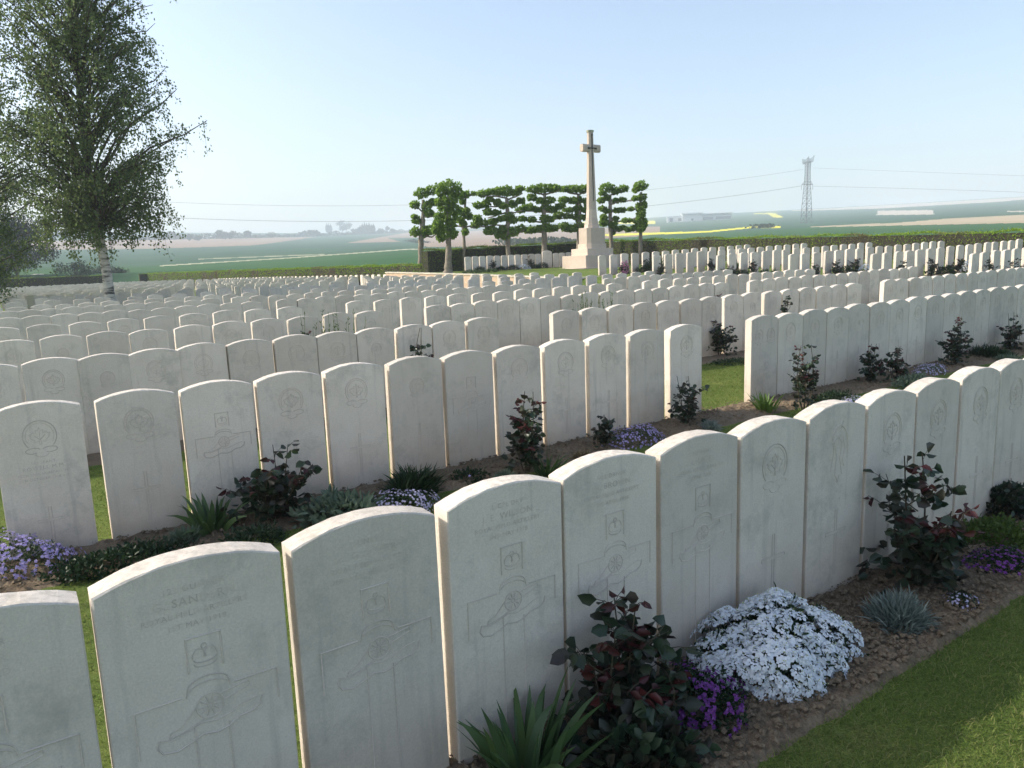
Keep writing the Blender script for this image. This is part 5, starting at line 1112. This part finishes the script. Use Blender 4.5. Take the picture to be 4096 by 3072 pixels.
# ------------------------------------------------------------------ pylon and power lines
M_STEEL = mat_plain('galvanised_steel', (.10, .11, .13), (.13, .14, .16), 1, .6)
PD = 440.; a_ = az_of(3222); pb0 = np.array([math.sin(a_) * PD, math.cos(a_) * PD, 0]); pxm = pb0[1] / F_PX
zb = on_y(3222, 916, pb0[1])[2]; pb0[2] = zb; PY = empty('electricity_pylon', pb0, .35); tag(PY, 'tall lattice electricity pylon standing in the fields', 'pylon')
Hh = 275 * pxm
levels = [(0, 30), (.28, 25), (.50, 19), (.62, 15.5), (.70, 14), (.78, 13), (.86, 13.5), (.93, 14.5)]
lat = MB(); rb = .13
hw = lambda f: np.interp(f, [l[0] for l in levels], [l[1] for l in levels]) * pxm * .52
sub = []
for i in range(len(levels) - 1):
    k = 3 if i < 2 else 2
    for j in range(k): sub.append(levels[i][0] + (levels[i + 1][0] - levels[i][0]) * j / k)
sub.append(.93)
crn = [(-1, -1), (1, -1), (1, 1), (-1, 1)]
for i in range(len(sub) - 1):
    f0, f1 = sub[i], sub[i + 1]; w0, w1 = hw(f0), hw(f1)
    for q in range(4):
        x0, y0 = crn[q]; x1, y1 = crn[(q + 1) % 4]
        A0 = (x0 * w0, y0 * w0, f0 * Hh); A1 = (x0 * w1, y0 * w1, f1 * Hh); B0 = (x1 * w0, y1 * w0, f0 * Hh); B1 = (x1 * w1, y1 * w1, f1 * Hh)
        lat.tube([A0, A1], rb * 1.3, 4); lat.tube([A0, B1], rb * .55, 3); lat.tube([B0, A1], rb * .55, 3); lat.tube([A1, B1], rb * .6, 3)
lat.build('lattice_tower', M_STEEL, PY)
arm = MB()
for fz, wx, dz in ((.615, 27, 10), ):
    for sx in (-1, 1):
        for y in (-1, 1):
            arm.tube([(sx * hw(fz), y * hw(fz), fz * Hh), (sx * wx * pxm, 0, fz * Hh)], rb * .7, 4); arm.tube([(sx * hw(fz + .04), y * hw(fz + .04), (fz + .05) * Hh), (sx * wx * pxm, 0, fz * Hh)], rb * .7, 4)
arm.tube([(-27 * pxm, 0, .615 * Hh), (27 * pxm, 0, .615 * Hh)], rb * .8, 4); arm.build('cross_arm', M_STEEL, PY)
for sx in (-1, 1):
    ins = MB(); ins.tube([(sx * 27 * pxm, 0, .615 * Hh), (sx * 27 * pxm, 0, .545 * Hh)], rb * .8, 6); ins.build('insulator', M_STEEL, PY)
tp = MB()
for y in (-1, 1):
    P_ = [(-18, .97), (-16, .93), (-15, .89), (15, .93), (19, .99), (22, 1.0)]
    yy = y * 2.0
    tp.tube([(-15 * pxm, yy, .965 * Hh), (-11 * pxm, yy, .90 * Hh), (11 * pxm, yy, .925 * Hh), (17 * pxm, yy, 1.01 * Hh)], rb, 4); tp.tube([(-15 * pxm, yy, .965 * Hh), (0, yy, .955 * Hh), (11 * pxm, yy, .985 * Hh), (17 * pxm, yy, 1.01 * Hh)], rb, 4)
    for k in range(6): tp.tube([(-10 * pxm + k * 4 * pxm, yy, (.90 + k * .005) * Hh), (-9 * pxm + k * 4.2 * pxm, yy, .965 * Hh)], rb * .6, 3); tp.tube([(-7 * pxm + k * 3.6 * pxm, yy, (.90 + k * .005) * Hh), (-9 * pxm + k * 4 * pxm, yy, .965 * Hh)], rb * .6, 3)
tp.build('peak', M_STEEL, PY)
def wire(u0, v0, d0, pts, u1, d1, label, rad):
    """a cable between two supports; the sag is fitted to heights seen along it"""
    a0, a1 = az_of(u0), az_of(u1); p0 = np.array([math.sin(a0) * d0, math.cos(a0) * d0]); p1 = np.array([math.sin(a1) * d1, math.cos(a1) * d1])
    S = []; Z = []
    for u, v in [(u0, v0)] + pts:
        a = az_of(u); dr = np.array([math.sin(a), math.cos(a)]); e = p1 - p0
        s = (p0[0] * dr[1] - p0[1] * dr[0]) / (-(e[0] * dr[1] - e[1] * dr[0])); q = p0 + e * s; S.append(s); Z.append(on_y(u, v, q[1])[2])
    co = np.polyfit(S, Z, 2); mb = MB(); mb.tube([(p0[0] + (p1[0] - p0[0]) * s, p0[1] + (p1[1] - p0[1]) * s, np.polyval(co, s)) for s in np.linspace(0, 1, 40)], rad, 4)
    o = mb.build('power_line', M_STEEL); tag(o, label, 'cable', 'power lines strung from the pylon')
wire(3200, 745, PD, [(2600, 820), (1640, 885), (1000, 880), (690, 868)], -700, 470, 'lower power line from the pylon across the left sky', .08)
wire(3203, 680, PD, [(2600, 755), (1640, 822), (1000, 820), (690, 804)], -700, 480, 'upper power line from the pylon across the left sky', .055)
wire(3247, 745, PD, [(3700, 757), (4096, 770)], 6500, 520, 'lower power line from the pylon toward the right edge', .055)
wire(3243, 672, PD, [(3700, 690), (4096, 705)], 6500, 520, 'upper power line from the pylon toward the right edge', .04)

# ------------------------------------------------------------------ haze
hm = bpy.data.materials.new('haze'); hm.use_nodes = True; hn = hm.node_tree
for q in list(hn.nodes):
    if q.type == 'BSDF_PRINCIPLED': hn.nodes.remove(q)
pv = hn.nodes.new('ShaderNodeVolumePrincipled'); pv.inputs['Color'].default_value = (.80, .90, 1, 1); pv.inputs['Density'].default_value = .00072; pv.inputs['Anisotropy'].default_value = .05
hn.links.new(pv.outputs[0], hn.nodes['Material Output'].inputs['Volume'])
hb = MB().box(-4200, 4200, -4200, 4200, -140, 125); o = hb.build('haze', hm); tag(o, 'pale haze over the distant fields', 'haze', kind='stuff')
